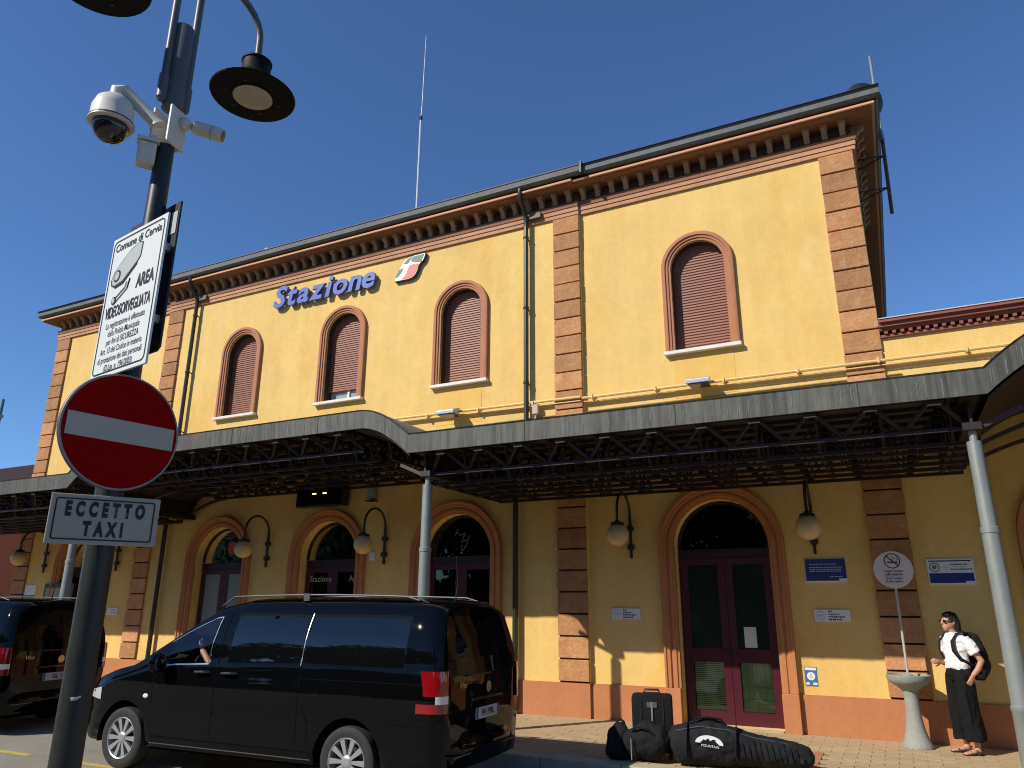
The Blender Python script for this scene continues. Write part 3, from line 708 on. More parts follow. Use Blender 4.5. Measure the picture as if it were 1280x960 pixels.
MB().box(-.265, .265, -.023, -.021, -.15, -.02).build('blue_field', BLUE, t); MB().box(-.26, .25, -.023, -.021, .135, .15).build('stripe', INK, t)
MB().lathe([(.065, 0), (.065, .001)], (-.19, -.022, .06), 'y', 24).build('emblem', mat('grey_blue_print', (.12, .15, .2), .5), t); MB().lathe([(.05, 0), (.05, .001)], (-.19, -.024, .06), 'y', 24).build('emblem', WHITE, t); MB().lathe([(.03, 0), (.03, .001)], (-.19, -.026, .06), 'y', 20).build('emblem', mat('grey_blue_print', (.12, .15, .2), .5), t)
lines_of_print(t, INK, [(0,.22,.095),(0,.25,.03)], -.023, .014); lines_of_print(t, GREYP, [(.03,.18,.065),(-.1,-.03,.06)], -.023, .012); MB().box(.16, .265, -.025, -.023, -.165, -.125).build('white_tab', WHITE, t)
t = plate('sticker', 'small blue sticker with white disc low beside the burgundy door', 'sticker', -1.225, .765, .17, .26, mat('sticker_blue', (.05, .16, .34), .4), th=.004)
MB().lathe([(.055, 0), (.055, .001)], (0, -.006, .005), 'y', 24).build('white_disc', WHITE, t); MB().box(-.075, .075, -.006, -.005, .085, .12).box(-.075, -.03, -.006, -.005, -.11, -.08).box(.02, .075, -.006, -.005, -.11, -.08).build('white_bar', WHITE, t)
b = MB()
for p, q in (((-.022,-.02),(.018,-.02)), ((-.022,-.02),(-.012,.0)), ((-.012,0),(0,.035)), ((0,.035),(.012,0)), ((.012,0),(.022,-.02))): b.bar((p[0],-.008,p[1]+.005),(q[0],-.008,q[1]+.005),.002,.007)
b.build('drawing', GREYP, t)
t = plate('information_sign', 'small white and blue sign on the wall at the far left', 'sign', -19.86, 1.92, .46, .5, WHITE); MB().box(-.22, .22, -.023, -.021, -.17, 0).build('blue_field', BLUE, t)
t = plate('wall_plate', 'small white wall plate left of the left inner pilaster', 'sign', -16.55, 1.55, .36, .17, WHITE); lines_of_print(t, INK, [(-.05,.14,.03),(-.05,.14,-.02)], -.022, .014)
t = plate('timetable_case', 'dark framed timetable case on the wall at the far left', 'case', -18.62, 1.45, 1.15, 1.5, DARKM, th=.08); MB().box(-.5, .5, -.084, -.081, -.65, .65).build('sheet', mat('beige_sheet', (.34, .31, .23), .7), t)
# ================================================================ roof things
t = thing('whip_antenna', 'tall thin white whip antenna rising behind the roof edge', 'antenna', (-10.54, 3, 10.6))
MB().tube([(0,0,0),(0,0,4.6)], [.035,.03], 8).build('mast', mat('antenna_white', (.55, .58, .62), .5), t); MB().tube([(0,0,4.6),(.02,0,5.0),(.05,0,7.5)], [.02,.014,.008], 6).build('whip', mat('antenna_white', (.55, .58, .62), .5), t)
MB().lathe([(.04, 4.55), (.05, 4.6), (.04, 4.68)], seg=8).build('collar', DARKM, t)
t = thing('roof_mast', 'leaning metal mast bracketed to the shaded end wall', 'mast', (.80, 1.42, 8.42))
MB().tube([(0,0,0),(0,-.6,1.22)], .032, 10).build('lower_tube', mat('mast_dark', (.045, .05, .055), .5), t, smooth='auto'); MB().tube([(0,-.6,1.22),(.0,-.82,2.75)], .024, 10).build('upper_tube', GALV, t, smooth='auto')
MB().lathe([(.035, 1.16), (.035, 1.28)], (0,-.59,0), 'z', 10).build('coupling', GALV, t)
for z in (.42, .92): MB().bar((0,-z*.49,z),(-.52,-z*.49-.05,z),.02).bar((0,-z*.49,z),(-.52,-z*.49+.35,z),.02).build('wall_bracket', DARKM, t)
t = thing('satellite_dish', 'dark satellite dish seen from behind above the roof corner', 'satellite dish', (.60, .95, 10.50))
rm = Euler((R(105), 0, R(28))).to_matrix().to_4x4()
b = MB().lathe([(.0, .10), (.12, .09), (.25, .055), (.36, 0), (.37, -.01), (.35, -.005), (.24, .045), (0, .085)], seg=28, cap=False); o = b.build('reflector', mat('dish_dark', (.022, .024, .028), .5), t, smooth='auto'); o.data.transform(rm)
b = MB().tube([(0,0,.1),(0,0,.2)], .03).bar((0,0,.2),(.0,-.15,.3),.03); o = b.build('mount', DARKM, t); o.data.transform(rm)
t = thing('roof_fitting', 'tiny pale fitting standing on the gutter edge above the letters', 'fitting', (-12.6, -.25, 9.80)); MB().tube([(0,0,0),(0,0,.14)], .012, 6).lathe([(.05,.12),(.06,.18),(.02,.22)], seg=10).build('post', WHITE, t); MB().box(-.2, -.1, -.03, .03, 0, .05).build('base', ALU, t)
# ================================================================ far left
t = thing('red_house', 'red plastered house with dark tiled roof beyond the left end', 'house', (-36, 2, 0))
MB().box(-12, 4.5, 1, 14, -.1, 6.1).build('wall', BRICKH, t)
b = MB(); b.add([(-12.6,.4,6.1),(5.1,.4,6.1),(5.1,14.6,6.1),(-12.6,14.6,6.1),(-8,7.5,8.3),(0,7.5,8.3)], [(0,1,5,4),(1,2,5),(2,3,4,5),(3,0,4),(0,3,2,1)]); b.build('roof', ROOFT, t)
for k_ in range(4): MB().box(-10+k_*3.6, -8.9+k_*3.6, .96, .998, 3.4, 5.2).build('window', mat('dark_window', (.02, .025, .03), .15), t)
MB().box(-3, 4, .95, .998, -.1, 2.6).build('shop_front', mat('dark_window', (.02, .025, .03), .15), t)
t = thing('street_lamp', 'distant green lamp post at the left picture edge', 'street lamp', (-36.3, 7.0, 0)); MB().tube([(0,0,-.1),(0,0,10.9)], [.09,.06], 10).build('post', mat('green_post', (.03, .10, .10), .5), t); MB().box(-.3, .1, -.1, .1, 10.0, 10.15).build('lamp_head', GALV, t)
# ================================================================ foreground pole with signs, cameras, lamps
PX, PY = -3.25, -9.757
AD = Vector((math.cos(R(83.5)), math.sin(R(83.5)), 0))
PO = thing('lamp_post', 'dark steel lamp post with two bell lamps in the left foreground', 'lamp post', (PX, PY, -.104))
MB().lathe([(.11,0),(.11,.03),(.075,.05),(.067,.6),(.064,1.2),(.060,2.6),(.046,4.2)], seg=24).build('pole', POLE, PO, smooth='auto')
MB().lathe([(.056,4.44),(.056,4.98),(.05,4.99)], seg=20).build('sleeve', GPOLE, PO, smooth='auto')
b = MB()
for a, z in ((.3, 1.42), (1.2, .98), (.8, .62)): b.box(.035, .062, -.05, -.035, z, z+.012).bar((.05,-.055,z),(.075,-.03,z+.015),.008)
b.build('scratch', ALU, PO)
for sg in (1, -1):
    P_ = lambda o, z: AD*(sg*o)+Vector((0, 0, z))
    pts = [P_(.068, 4.60), P_(.068, 5.28)]+[P_(.279-.211*math.cos(a), 5.28+.211*math.sin(a)) for a in [math.pi*i/12 for i in range(1, 13)]]+[P_(.49, 5.09)]
    ar = MB().tube(pts, .021, 12).build('arm', GPOLE, PO, smooth='auto')
    MB().tube([P_(.068,4.46),P_(.068,4.475),P_(.068,4.62),P_(.068,4.625)], [.018,.029,.029,.022], 12).build('arm_socket', GPOLE, PO, smooth='auto')
    L = AD*(sg*.49)+Vector((0, 0, 4.854 if sg > 0 else 4.925))
    ld_ = part('lamp_head', PO, L)
    MB().lathe([(.252,-.004),(.256,.004),(.235,.022),(.19,.045),(.145,.075),(.11,.115),(.092,.15),(.087,.16),(.087,.235),(.093,.24),(.093,.25),(.06,.262),(.03,.265)], seg=36).build('shade', mat('lamp_black', (.0035, .0035, .004), .6, spec=.15), ld_, smooth='auto')
    MB().lathe([(.118,-.009),(.118,-.013),(.10,-.018),(.05,-.02),(.001,-.02)], seg=32).build('lens', LENSG, ld_, smooth='auto')
    for k_ in range(6):
        a = k_*math.pi/3; MB().lathe([(.005,-.012),(.005,-.005)], (.16*math.cos(a), .16*math.sin(a), 0), 'z', 8).build('screw', GPOLE, ld_)
CV = Vector((PX, PY, 0)); SD = Vector((.568, .823, 0)).normalized()      # sideways direction of the camera bracket
SN = Vector((SD.y, -SD.x, 0))                                           # towards the viewer
def local(root, a, n_, z): return SD*a+SN*n_+Vector((0, 0, z))
CB = thing('camera_bracket', 'white junction box clamped round the pole between the cameras', 'bracket', (PX, PY, 4.07))
b = MB()
for sx in (-1, 1):
    pass
ang = math.atan2(SD.y, SD.x)
o = MB().box(-.062, .062, .048, .062, .02, .25).build('plate', CAMW, CB, bevel=.006); o.rotation_euler = (0, 0, ang+R(45))
o = MB().box(-.062, .062, -.062, -.048, .02, .25).build('plate', CAMW, CB, bevel=.004); o.rotation_euler = (0, 0, ang+R(45))
o = MB().box(.048, .064, -.046, .046, .03, .24).build('side_plate', CAMW, CB, bevel=.006); o.rotation_euler = (0, 0, ang+R(45))
PT = thing('dome_camera', 'white dome surveillance camera hanging left of the pole', 'camera', tuple(CV+SD*-.272+Vector((0, 0, 4.17))))
MB().lathe([(.03,.15),(.055,.14),(.088,.11),(.104,.06),(.106,.0),(.113,-.012),(.113,-.028),(.092,-.033)], seg=28).build('housing', CAMW, PT, smooth='auto')
MB().lathe([(.09,-.03),(.088,-.06),(.07,-.10),(.04,-.122),(.001,-.128)], seg=28).build('dome', SMOKE, PT, smooth=True)
o = MB().tube([Vector((0,0,.14)), Vector((0,0,.19)), SD*.03+Vector((0,0,.205)), SD*.20+Vector((0,0,.06)), SD*.215+Vector((0,0,.04))], [.034,.034,.032,.036,.045], 12).build('arm', CAMW, PT, smooth='auto')
MB().lathe([(.1135,-.013),(.1145,-.02)], seg=28, cap=False).build('seam', INK, PT)
def bullet(name, label, base, aim, ln, r):
    t = thing(name, label, 'camera', tuple(base), 0, 'bullet cameras on the pole'); aim = Vector(aim).normalized()
    MB().tube([(0,0,0), tuple(aim*ln*.25)], r*.5, 10).ell((0,0,0), (r*.9,)*3, 12, 8).build('ball_mount', CAMW, t, smooth='auto')
    s = aim*ln*.3
    MB().tube([tuple(s), tuple(s+aim*.01), tuple(s+aim*ln*.75), tuple(s+aim*ln)], [r*.7, r, r, r*.97], 16).build('housing', CAMW, t, smooth='auto')
    MB().tube([tuple(s+aim*ln*.95), tuple(s+aim*ln*1.02)], r*.82, 16).build('lens', SMOKE, t, smooth='auto')
    MB().tube([tuple(s+aim*ln*.62), tuple(s+aim*ln*.66)], r*1.03, 16).build('ring', ALU, t)
bullet('bullet_camera', 'white bullet camera pointing right from the pole', CV+SD*.075+SN*.03+Vector((0,0,4.25)), SD*.9+SN*.25+Vector((0,0,-.2)), .16, .040)
t = thing('box_camera', 'small white box camera below the bracket on the left', 'camera', tuple(CV+SD*-.085+SN*.02+Vector((0,0,4.02))))
o = MB().box(-.045, .045, -.05, .05, -.075, .05).build('housing', CAMW, t, bevel=.015); o.rotation_euler = (R(8), 0, ang)
o = MB().box(-.055, .055, -.055, .055, .055, .072).build('hood', CAMW, t, bevel=.006); o.rotation_euler = (R(8), 0, ang)
MB().tube([(0,0,.07), tuple(SD*.04+Vector((0,0,.10)))], .022, 10).build('ball_mount', CAMW, t)
# signs on the pole
NE = thing('no_entry_sign', 'round red no-entry sign with white bar on the dark pole', 'sign', (-3.188, -9.786, 2.495), R(80))
MB().lathe([(.278,0),(.280,.004),(.280,.016),(.27,.018)], (0,0,0), 'y', 56).build('back_plate', mat('dark_grey_back', (.10, .10, .11), .5, .4), NE, smooth='auto')
MB().lathe([(.278,-.002),(.278,-.001)], (0,0,0), 'y', 56).build('rim', mat('sign_rim', (.24, .24, .25), .5), NE)
MB().lathe([(.269,-.004),(.269,-.003)], (0,0,0), 'y', 56).build('red_face', RED, NE)
MB().box(-.252, .252, -.006, -.005, -.054, .054).build('white_bar', mat('bar_white', (.40, .375, .31), .4, n=[(5, .03)]), NE)
MB().lathe([(.275,.019),(.275,.02)], (0,0,0), 'y', 40).build('back', ALU, NE); MB().box(-.07, .07, .02, .14, -.02, .02).build('clamp', ALU, NE)
TX = thing('plate_sign', 'white plate reading Eccetto Taxi under the no-entry sign', 'sign', (-3.19, -9.80, 2.077), R(57.8))
MB().box(-.2225, .2225, 0, .015, -.111, .111).build('plate', mat('plate_grey', (.40, .375, .31), .6, spec=.2, n=[(6, .04)]), TX, bevel=.004)
def border(parent, w_, h_, t_, r_, m, y):
    b = MB(); n = 8; out = []; inn = []
    for cx, cz, a0 in ((w_/2-r_, h_/2-r_, 0), (-w_/2+r_, h_/2-r_, 90), (-w_/2+r_, -h_/2+r_, 180), (w_/2-r_, -h_/2+r_, 270)):
        for i in range(n+1):
            a = R(a0+90*i/n); out.append((cx+r_*math.cos(a), y, cz+r_*math.sin(a))); inn.append((cx+(r_-t_)*math.cos(a), y, cz+(r_-t_)*math.sin(a)))
    k = len(out); b.v = out+inn; b.f = [(i, (i+1) % k, (i+1) % k+k, i+k) for i in range(k)]; return b.build('border', m, parent)
border(TX, .405, .185, .006, .012, INK, -.002)
text('lettering', 'ECCETTO', .086, INK, TX, (0, -.002, .042), offset=.005, spacing=1.75, sx=.56)
text('lettering', 'TAXI', .086, INK, TX, (.0, -.002, -.045), offset=.005, spacing=1.75, sx=.56)
MB().box(-.05, .05, .015, .10, -.03, .03).build('clamp', ALU, TX)
VS = thing('notice_board', 'white video surveillance notice with camera drawing, high on the pole', 'sign', (-3.216, -9.846, 3.167), R(-9.09))
MB().box(-.262, .262, 0, .012, -.392, .392).build('plate', mat('notice_white', (.66, .70, .69), .45, n=[(4, .03)]), VS, bevel=.003)
border(VS, .49, .745, .007, .03, INK, -.002)
text('lettering', 'Comune di Cervia', .064, INK, VS, (0, -.002, .325), offset=.0008, sx=.93)
text('lettering', 'AREA', .10, INK, VS, (.135, -.002, .07), offset=.003, sx=.66)
text('lettering', 'VIDEOSORVEGLIATA', .088, INK, VS, (0, -.002, -.048), offset=.002, sx=.52)
for i, s in enumerate(('La registrazione è effettuata', 'dalla Polizia Municipale', 'per fini di SICUREZZA', 'Art. 13 del Codice in materia', 'di protezione dei dati personali', '(D.Lgs. n. 196/2003)')):
    text('lettering', s, .047, INK, VS, (0, -.002, -.118-i*.046), offset=.0002, sx=.70)
body = [(-.20,.145),(-.19,.115),(-.165,.105),(-.09,.115),(.03,.19),(.055,.215),(.06,.285),(.03,.295),(-.05,.275),(-.13,.225),(-.18,.185)]
flat('drawing_outline', [(x*1.06-.002, (z-.18)*1.06+.18) for x, z in body], INK, VS, -.0025, -.002); flat('drawing', body, GREYP, VS, -.0045, -.003)
flat('drawing', [(-.19,.115),(-.165,.105),(-.09,.115),(.03,.19),(.03,.178),(-.085,.10),(-.165,.09)], INK, VS, -.0048, -.0046)
MB().lathe([(.034,0),(.034,.0005)], (-.15,-.0055,.155), 'y', 20).build('drawing', INK, VS); MB().lathe([(.024,0),(.024,.0005)], (-.15,-.007,.155), 'y', 20).build('drawing', GREYP, VS)
b = MB()
for p, q in (((-.045,.10),(-.055,.07)), ((-.055,.07),(-.14,.03)), ((-.015,.11),(-.03,.06)), ((-.03,.06),(-.135,.005))): b.bar((p[0],-.003,p[1]),(q[0],-.003,q[1]),.001,.006)
b.build('drawing', INK, VS); MB().lathe([(.022,0),(.022,.0005)], (-.15,-.0035,.018), 'y', 16).build('drawing', INK, VS); MB().lathe([(.014,0),(.014,.0005)], (-.15,-.005,.018), 'y', 16).build('drawing', GREYP, VS)
for z_ in (.36, -.37): MB().box(-.05, .05, .012, .05, z_, z_+.04).build('clamp', ALU, VS)
BS = thing('rear_panel', 'dark panel back to back with the surveillance notice on the pole', 'sign', (-3.216, -9.846, 3.167), R(-9.09))
o = MB().prism([(-.42,-.25),(.06,-.25),(.085,-.23),(.085,.585),(-.42,.585)], .145, .155).build('plate', mat('panel_shade_black', (.012, .012, .013), .5), BS); MB().box(.02, .075, .141, .144, .40, .53).build('label_patch', GREYP, BS)  # black plate colour stands in for shade from the notice in front
for z_ in (.30, -.10): MB().box(-.05, .05, .09, .144, z_, z_+.04).build('clamp', ALU, BS)
# ================================================================ vans
def lerp(tab, x):
    for (x0, v0), (x1, v1) in zip(tab, tab[1:]):
        if x0 <= x <= x1: return v0+(v1-v0)*(x-x0)/(x1-x0)
    return tab[0][1] if x < tab[0][0] else tab[-1][1]
ZTOP = [(-2.63,1.80),(-2.56,1.845),(-2.45,1.87),(-2.2,1.89),(-1.6,1.905),(-.5,1.91),(.1,1.895),(.45,1.83),(.62,1.745),(.8,1.64),(1.15,1.41),(1.5,1.185),(1.6,1.135),(1.9,1.075),(2.2,.98),(2.36,.90),(2.45,.80),(2.52,.66)]
ZBEL = [(-2.63,1.19),(-.9,1.20),(.35,1.165),(.9,1.14),(1.3,1.09),(1.7,.98),(2.2,.84),(2.45,.70),(2.52,.58)]
HW = [(-2.63,.885),(-2.60,.915),(-2.54,.94),(-2.40,.95),(-1,.958),(1.2,.958),(1.8,.945),(2.1,.915),(2.3,.85),(2.42,.76),(2.52,.60)]
XWH = 1.60
def low(x):
    z = .27 if x < 2.2 else .27
    for xw in (XWH, -XWH):
        d = abs(x-xw)
        if d < .41: z = max(z, .325+math.sqrt(.41**2-d*d))
    return z
SIDE = [0, .06, .14, .24, .34, .44, .52, .60, .68, .75, .82, .88, .94, 1]; NS = len(SIDE)
def section(x):
    zt, zb, hw, z0 = lerp(ZTOP, x), lerp(ZBEL, x), lerp(HW, x), low(x)
    pts = []
    for t in SIDE:
        z = z0+(zb-z0)*t; u = (z-.72)/.55
        y = hw*(1-.035*u*u)-(.02 if t == 0 and z0 < .3 else 0)+.009*math.exp(-((z-.95)/.045)**2)-.010*math.exp(-((z-.66)/.10)**2)+.006*math.exp(-((z-.40)/.05)**2)
        pts.append((y, z))
    yb = pts[-1][0]
    zw = min(1.735, zb+(zt-zb)*.80)
    tum = .155*min(1, (zw-zb)/.5)+.0
    led = .016*min(1, (zw-zb)/.3)
    for t in (.045, .2, .4, .6, .8, .945, 1):
        pts.append((yb-led-tum*t**1.9, zb+(zw-zb)*t))
    yw = pts[-1][0]
    for a in (18, 36, 54, 72, 90):
        a_ = R(a); pts.append((yw*math.cos(a_)**.62 if a < 90 else 0, zw+(zt-zw)*math.sin(a_)**.85))
    return pts
VX = sorted({2.52, 2.49, 2.45, 2.40, 2.33, 2.25, 2.15, 2.0103, 2.005, 1.98, 1.93, 1.86, 1.77, 1.68, 1.6, 1.52, 1.43, 1.34, 1.27, 1.22, 1.195, 1.1897, 1.10, 1.0, .9, .8, .71, .62, .53, .45, .40, .355, .33, .12, .095, -.2, -.5, -.8, -.93, -.955, -1.1, -1.1897, -1.195, -1.22, -1.27, -1.34, -1.43, -1.52, -1.6, -1.68, -1.77, -1.86, -1.93, -1.98, -2.005, -2.0103, -2.12, -2.22, -2.30, -2.40, -2.48, -2.54, -2.585, -2.615, -2.63})
def ysurf(x, z):
    p = section(x)
    for (y0, z0), (y1, z1) in zip(p, p[1:]):
        if z0 <= z <= z1 and z1 > z0: return y0+(y1-y0)*(z-z0)/(z1-z0)
    return p[-1][0]
GR = range(NS, NS+5)        # glass rows
def van_win(xm):
    if .355 < xm < 1.05: return 'front_window'
    if -.93 < xm < .10: return 'side_window'
    if -2.22 < xm < -.955: return 'rear_side_window'
SEAL = mat('rubber_seal', (.004, .004, .004), .8, spec=.1)
def build_van(label, plate_txt, loc, rz, group):
    V = thing('van', label, 'van', loc, rz, group)
    secs = [section(x) for x in VX]; J = len(secs[0])
    body = MB(); gl = {}
    for sg in (1, -1):
        for i in range(len(VX)-1):
            xm = (VX[i]+VX[i+1])/2
            for j in range(J-1):
                q = [(VX[i], sg*secs[i][j][0], secs[i][j][1]), (VX[i+1], sg*secs[i+1][j][0], secs[i+1][j][1]), (VX[i+1], sg*secs[i+1][j+1][0], secs[i+1][j+1][1]), (VX[i], sg*secs[i][j+1][0], secs[i][j+1][1])]
                tgt = body
                if j in GR and van_win(xm): tgt = gl.setdefault((van_win(xm), sg), MB())
                elif j >= NS+7 and .47 < xm < 1.47: tgt = gl.setdefault(('windscreen', 0), MB())
                tgt.add(q, [(0,1,2,3)])
    for s in (secs[0], secs[-1]):
        x = VX[0] if s is secs[0] else VX[-1]
        for j in range(J-1):
            for a in range(10):
                u0, u1 = 1-2*a/10, 1-2*(a+1)/10
                body.add([(x, s[j][0]*u0, s[j][1]), (x, s[j+1][0]*u0, s[j+1][1]), (x, s[j+1][0]*u1, s[j+1][1]), (x, s[j][0]*u1, s[j][1])], [(0,1,2,3)])
    bo = body.build('body', CAR, V, smooth=True, merge=True)
    bo.data.set_sharp_from_angle(angle=R(60))
    for (nm, sg), b in gl.items(): b.build(nm, CGLASS if nm in ('front_window', 'windscreen') else TINT, V, smooth=True, merge=True)
    # black trim round the glass, seams
    def seam(pts, wd, m, name, off=.003, sg=1):
        b = MB()
        for (x0, z0), (x1, z1) in zip(pts, pts[1:]):
            d = Vector((x1-x0, z1-z0)).normalized(); nx, nz = -d.y*wd/2, d.x*wd/2
            q = [(x0+nx, z0+nz), (x1+nx, z1+nz), (x1-nx, z1-nz), (x0-nx, z0-nz)]
            b.add([(x, sg*(ysurf(x, z)+off), z) for x, z in q], [(0,1,2,3)])
        return b.build(name, m, V)
    zs = lambda x, a, c, n=9: [(x, a+(c-a)*i/n) for i in range(n+1)]
    xsq = lambda a, c, zf, n=14: [(a+(c-a)*i/n, zf(a+(c-a)*i/n)) for i in range(n+1)]
    for sg in (1, -1):
        for pts in (zs(.225, .32, 1.74, 14), zs(1.17, .75, 1.08), zs(-.95, .42, 1.18), [(-1.10, .42), (-1.10, .42+.2), (-1.02, .80), (-.95, .86)]):
            seam(pts, .009, BLACK, 'panel_gap', .0015, sg)
        for xa, xb in ((.10, -.925), (-.96, -2.22)):
            zl, zu = 1.225, 1.705
            seam([(xa, zl), (xa, zl+.16), (xa, zl+.32), (xa, zu), ((xa+xb)/2, zu+.004), (xb+.10, zu), (xb+.03, zu-.03), (xb, zu-.10), (xb, zl+.16), (xb, zl)], .022, SEAL, 'window_seal', .002, sg)
        seam(zs(-.945, 1.2, 1.725, 6), .012, CHROME, 'window_trim', .006, sg)
        seam(xsq(1.02, .36, lambda x: lerp(ZBEL, x)+.012, 8), .014, CHROME, 'window_trim', .006, sg)
        pts = [(x, lerp(ZBEL, x)+(min(1.735, lerp(ZBEL, x)+(lerp(ZTOP, x)-lerp(ZBEL, x))*.8)-lerp(ZBEL, x))*.94) for x in (1.05, .95, .85, .75, .62, .53, .45, .38, .355)]
        seam(pts+[(.36, 1.6), (.37, 1.4), (.375, 1.18)], .010, CHROME, 'window_trim', .006, sg)
        seam(xsq(-.96, -2.48, lambda x: 1.075), .011, BLACK, 'slide_rail', .002, sg)
        seam(xsq(1.12, -1.16, lambda x: .385), .014, BLACK, 'panel_gap', .002, sg)
        seam(xsq(1.12, -1.16, lambda x: .315), .012, CHROME if False else mat('grey_strip', (.10, .10, .11), .4), 'sill_strip', .004, sg)
        seam(xsq(-2.0, -2.57, lambda x: .70, 6), .008, BLACK, 'panel_gap', .002, sg)
        for x in (.42, .02):
            y = ysurf(x, 1.09); MB().tube([(x+.10, sg*(y+.005), 1.085), (x+.08, sg*(y+.045), 1.09), (x-.07, sg*(y+.045), 1.095), (x-.10, sg*(y+.005), 1.095)], [.012,.015,.015,.012], 8).build('door_handle', mat('glossy_black_trim', (.01, .01, .011), .15, coat=1), V, smooth='auto')
            MB().bar((x+.07, sg*(y+.062), 1.095), (x-.06, sg*(y+.062), 1.10), .006, .012).build('handle_strip', CHROME, V)
        MB().ell((1.26, sg*(ysurf(1.26, .80)+.004), .80), (.045,.012,.026), 14, 8).build('side_repeater', TAILW, V, smooth=True)
        # mirror
        mr = MB(); mr.ell((1.02, sg*1.07, 1.17), (.075,.105,.11), 16, 10); mr.bar((1.0, sg*.9, 1.08), (1.0, sg*1.03, 1.10), .07, .04); mr.build('mirror', CAR, V, smooth='auto')
        MB().ell((.955, sg*1.07, 1.175), (.014,.085,.088), 16, 8).build('mirror_glass', TINT, V, smooth=True)
        # roof rail
        pts = [(.52, sg*.66, 1.80)]+[(.34-2.4*i/8, sg*.665, 1.905+.02*math.sin(math.pi*i/8)) for i in range(9)]+[(-2.22, sg*.66, 1.865)]
        rl = MB().tube(pts, [.008]+[.010]*9+[.008], 8); rl.box(-.78,-.70, sg*.665-.016, sg*.665+.016, 1.86, 1.94); rl.build('roof_rail', mat('satin_silver', (.07, .072, .075), .5, 0), V, smooth='auto')
        # tail lamp, three bands wrapping the corner
        path = [(-2.385,.951),(-2.46,.945),(-2.53,.937),(-2.58,.92),(-2.615,.892),(-2.638,.84),(-2.64,.79)]
        for z0, z1, m in ((.82,.905,TAILR), (.905,.975,TAILW), (.975,1.20,TAILR)):
            b = MB(); n = 4; zz = [z0+(z1-z0)*i/n for i in range(n+1)]
            skip = 3 if m is TAILW else (1 if z0 > .95 else 0)
            pp = path[skip:]
            for z in zz:
                for i, (x, y) in enumerate(pp):
                    sh = .035*max(0, z-1.0)/.2
                    b.v.append((x-.012+ (sh if x > -2.6 else 0), sg*(y+.012-.012*max(0, (z-.9))), z))
            k = len(pp)
            for r_ in range(n):
                for i in range(k-1): b.f.append((r_*k+i, r_*k+i+1, (r_+1)*k+i+1, (r_+1)*k+i))
            b.build('tail_lamp', m, V, smooth=True)
        # head lamp
        b = MB(); hp = [(2.12,.80,.93),(2.30,.90,.88),(2.40,.86,.83),(2.42,.70,.80),(2.33,.68,.76),(2.10,.78,.74)]
        b2 = MB()
        for i in range(7):
            x = 2.06+.055*i; zt_ = .86-.01*i; zb2 = .72+.004*i
            b2.v += [(x, sg*(ysurf(x, zt_)+.004), zt_), (x, sg*(ysurf(x, zb2)+.004), zb2)]
        for i in range(6): b2.f.append((i*2, i*2+1, i*2+3, i*2+2))
        b2.build('head_lamp', mat('head_lamp', (.45, .48, .5), .08, spec=.9), V, smooth=True)
        # wheel arch liner
        for xw in (XWH, -XWH):
            b = MB(); n = 16
            for i in range(n+1):
                a = math.pi*(-.05+1.1*i/n); b.v += [(xw+.405*math.cos(a), sg*.93, .33+.405*math.sin(a)), (xw+.405*math.cos(a), sg*.60, .33+.405*math.sin(a))]
            for i in range(n): b.f.append((i*2, i*2+1, i*2+3, i*2+2))
            b.f.append(tuple(2*i+1 for i in range(n+1))); b.build('wheel_arch', BLACK, V)
    # wheels
    for xw in (XWH, -XWH):
        for sg in (1, -1):
            wh = part('wheel', V, (xw, sg*.835, .328)); s = sg
            MB().lathe([(.225,-.10*s),(.30,-.105*s),(.322,-.09*s),(.328,-.05*s),(.328,.05*s),(.322,.09*s),(.30,.105*s),(.262,.108*s),(.225,.10*s)], (0,0,0), 'y', 48, cap=False).build('tyre', TYRE, wh, smooth='auto')
            rm_ = MB().lathe([(.226,-.09*s),(.226,.095*s),(.219,.102*s),(.209,.095*s),(.20,.05*s),(.20,-.09*s)], (0,0,0), 'y', 48, cap=False)
            for k in range(10):
                a = 2*math.pi*k/10; ca, sa = math.cos(a), math.sin(a)
                def pt(r_, w_, y): return (r_*ca-w_*sa, y*s, r_*sa+w_*ca)
                v = [pt(.05,-.014,.085), pt(.05,.014,.085), pt(.14,.022,.088), pt(.208,.028,.092), pt(.208,-.028,.092), pt(.14,-.022,.088), pt(.05,-.012,.05), pt(.05,.012,.05), pt(.208,.022,.05), pt(.208,-.022,.05)]
                rm_.add(v, [(0,1,2,5), (5,2,3,4), (0,5,4,9,6), (1,2,3,8,7)])
            rm_.lathe([(.065,.05*s),(.065,.082*s),(.05,.095*s),(.03,.098*s),(.001,.098*s)], (0,0,0), 'y', 24); rm_.build('rim', RIM, wh, smooth='auto')
            MB().lathe([(.20,-.02*s),(.20,-.01*s)], (0,0,0), 'y', 32).lathe([(.14,.0),(.14,.01*s)], (0,0,0), 'y', 32).build('brake_disc', mat('brake_dark', (.03, .03, .032), .6), wh)
            b = MB()
            for k in range(5):
                a = 2*math.pi*k/5+.3; b.lathe([(.009,.086*s),(.009,.092*s)], (.045*math.cos(a), 0, .045*math.sin(a)), 'y', 8)
            b.build('wheel_bolt', DARKM, wh)
    # underbody, bumpers, rear details
    MB().box(-2.45, 2.35, -.58, .58, .20, .34).box(-1.18, 1.18, -.88, .88, .24, .30).build('underbody', BLACK, V)
    b = MB(); n = 14
    for i in range(n+1):
        t = -1+2*i/n; y = .93*t; x = -2.655+.16*abs(t)**4
        b.v += [(x, y, .30), (x-.03, y, .40), (x-.03, y, .50), (x+.01, y, .56), (x+.14, y, .57)]
    for i in range(n):
        for j in range(4): b.f.append((i*5+j, i*5+j+1, (i+1)*5+j+1, (i+1)*5+j))
    b.build('rear_bumper', PLASTIC if False else CAR, V, smooth='auto')
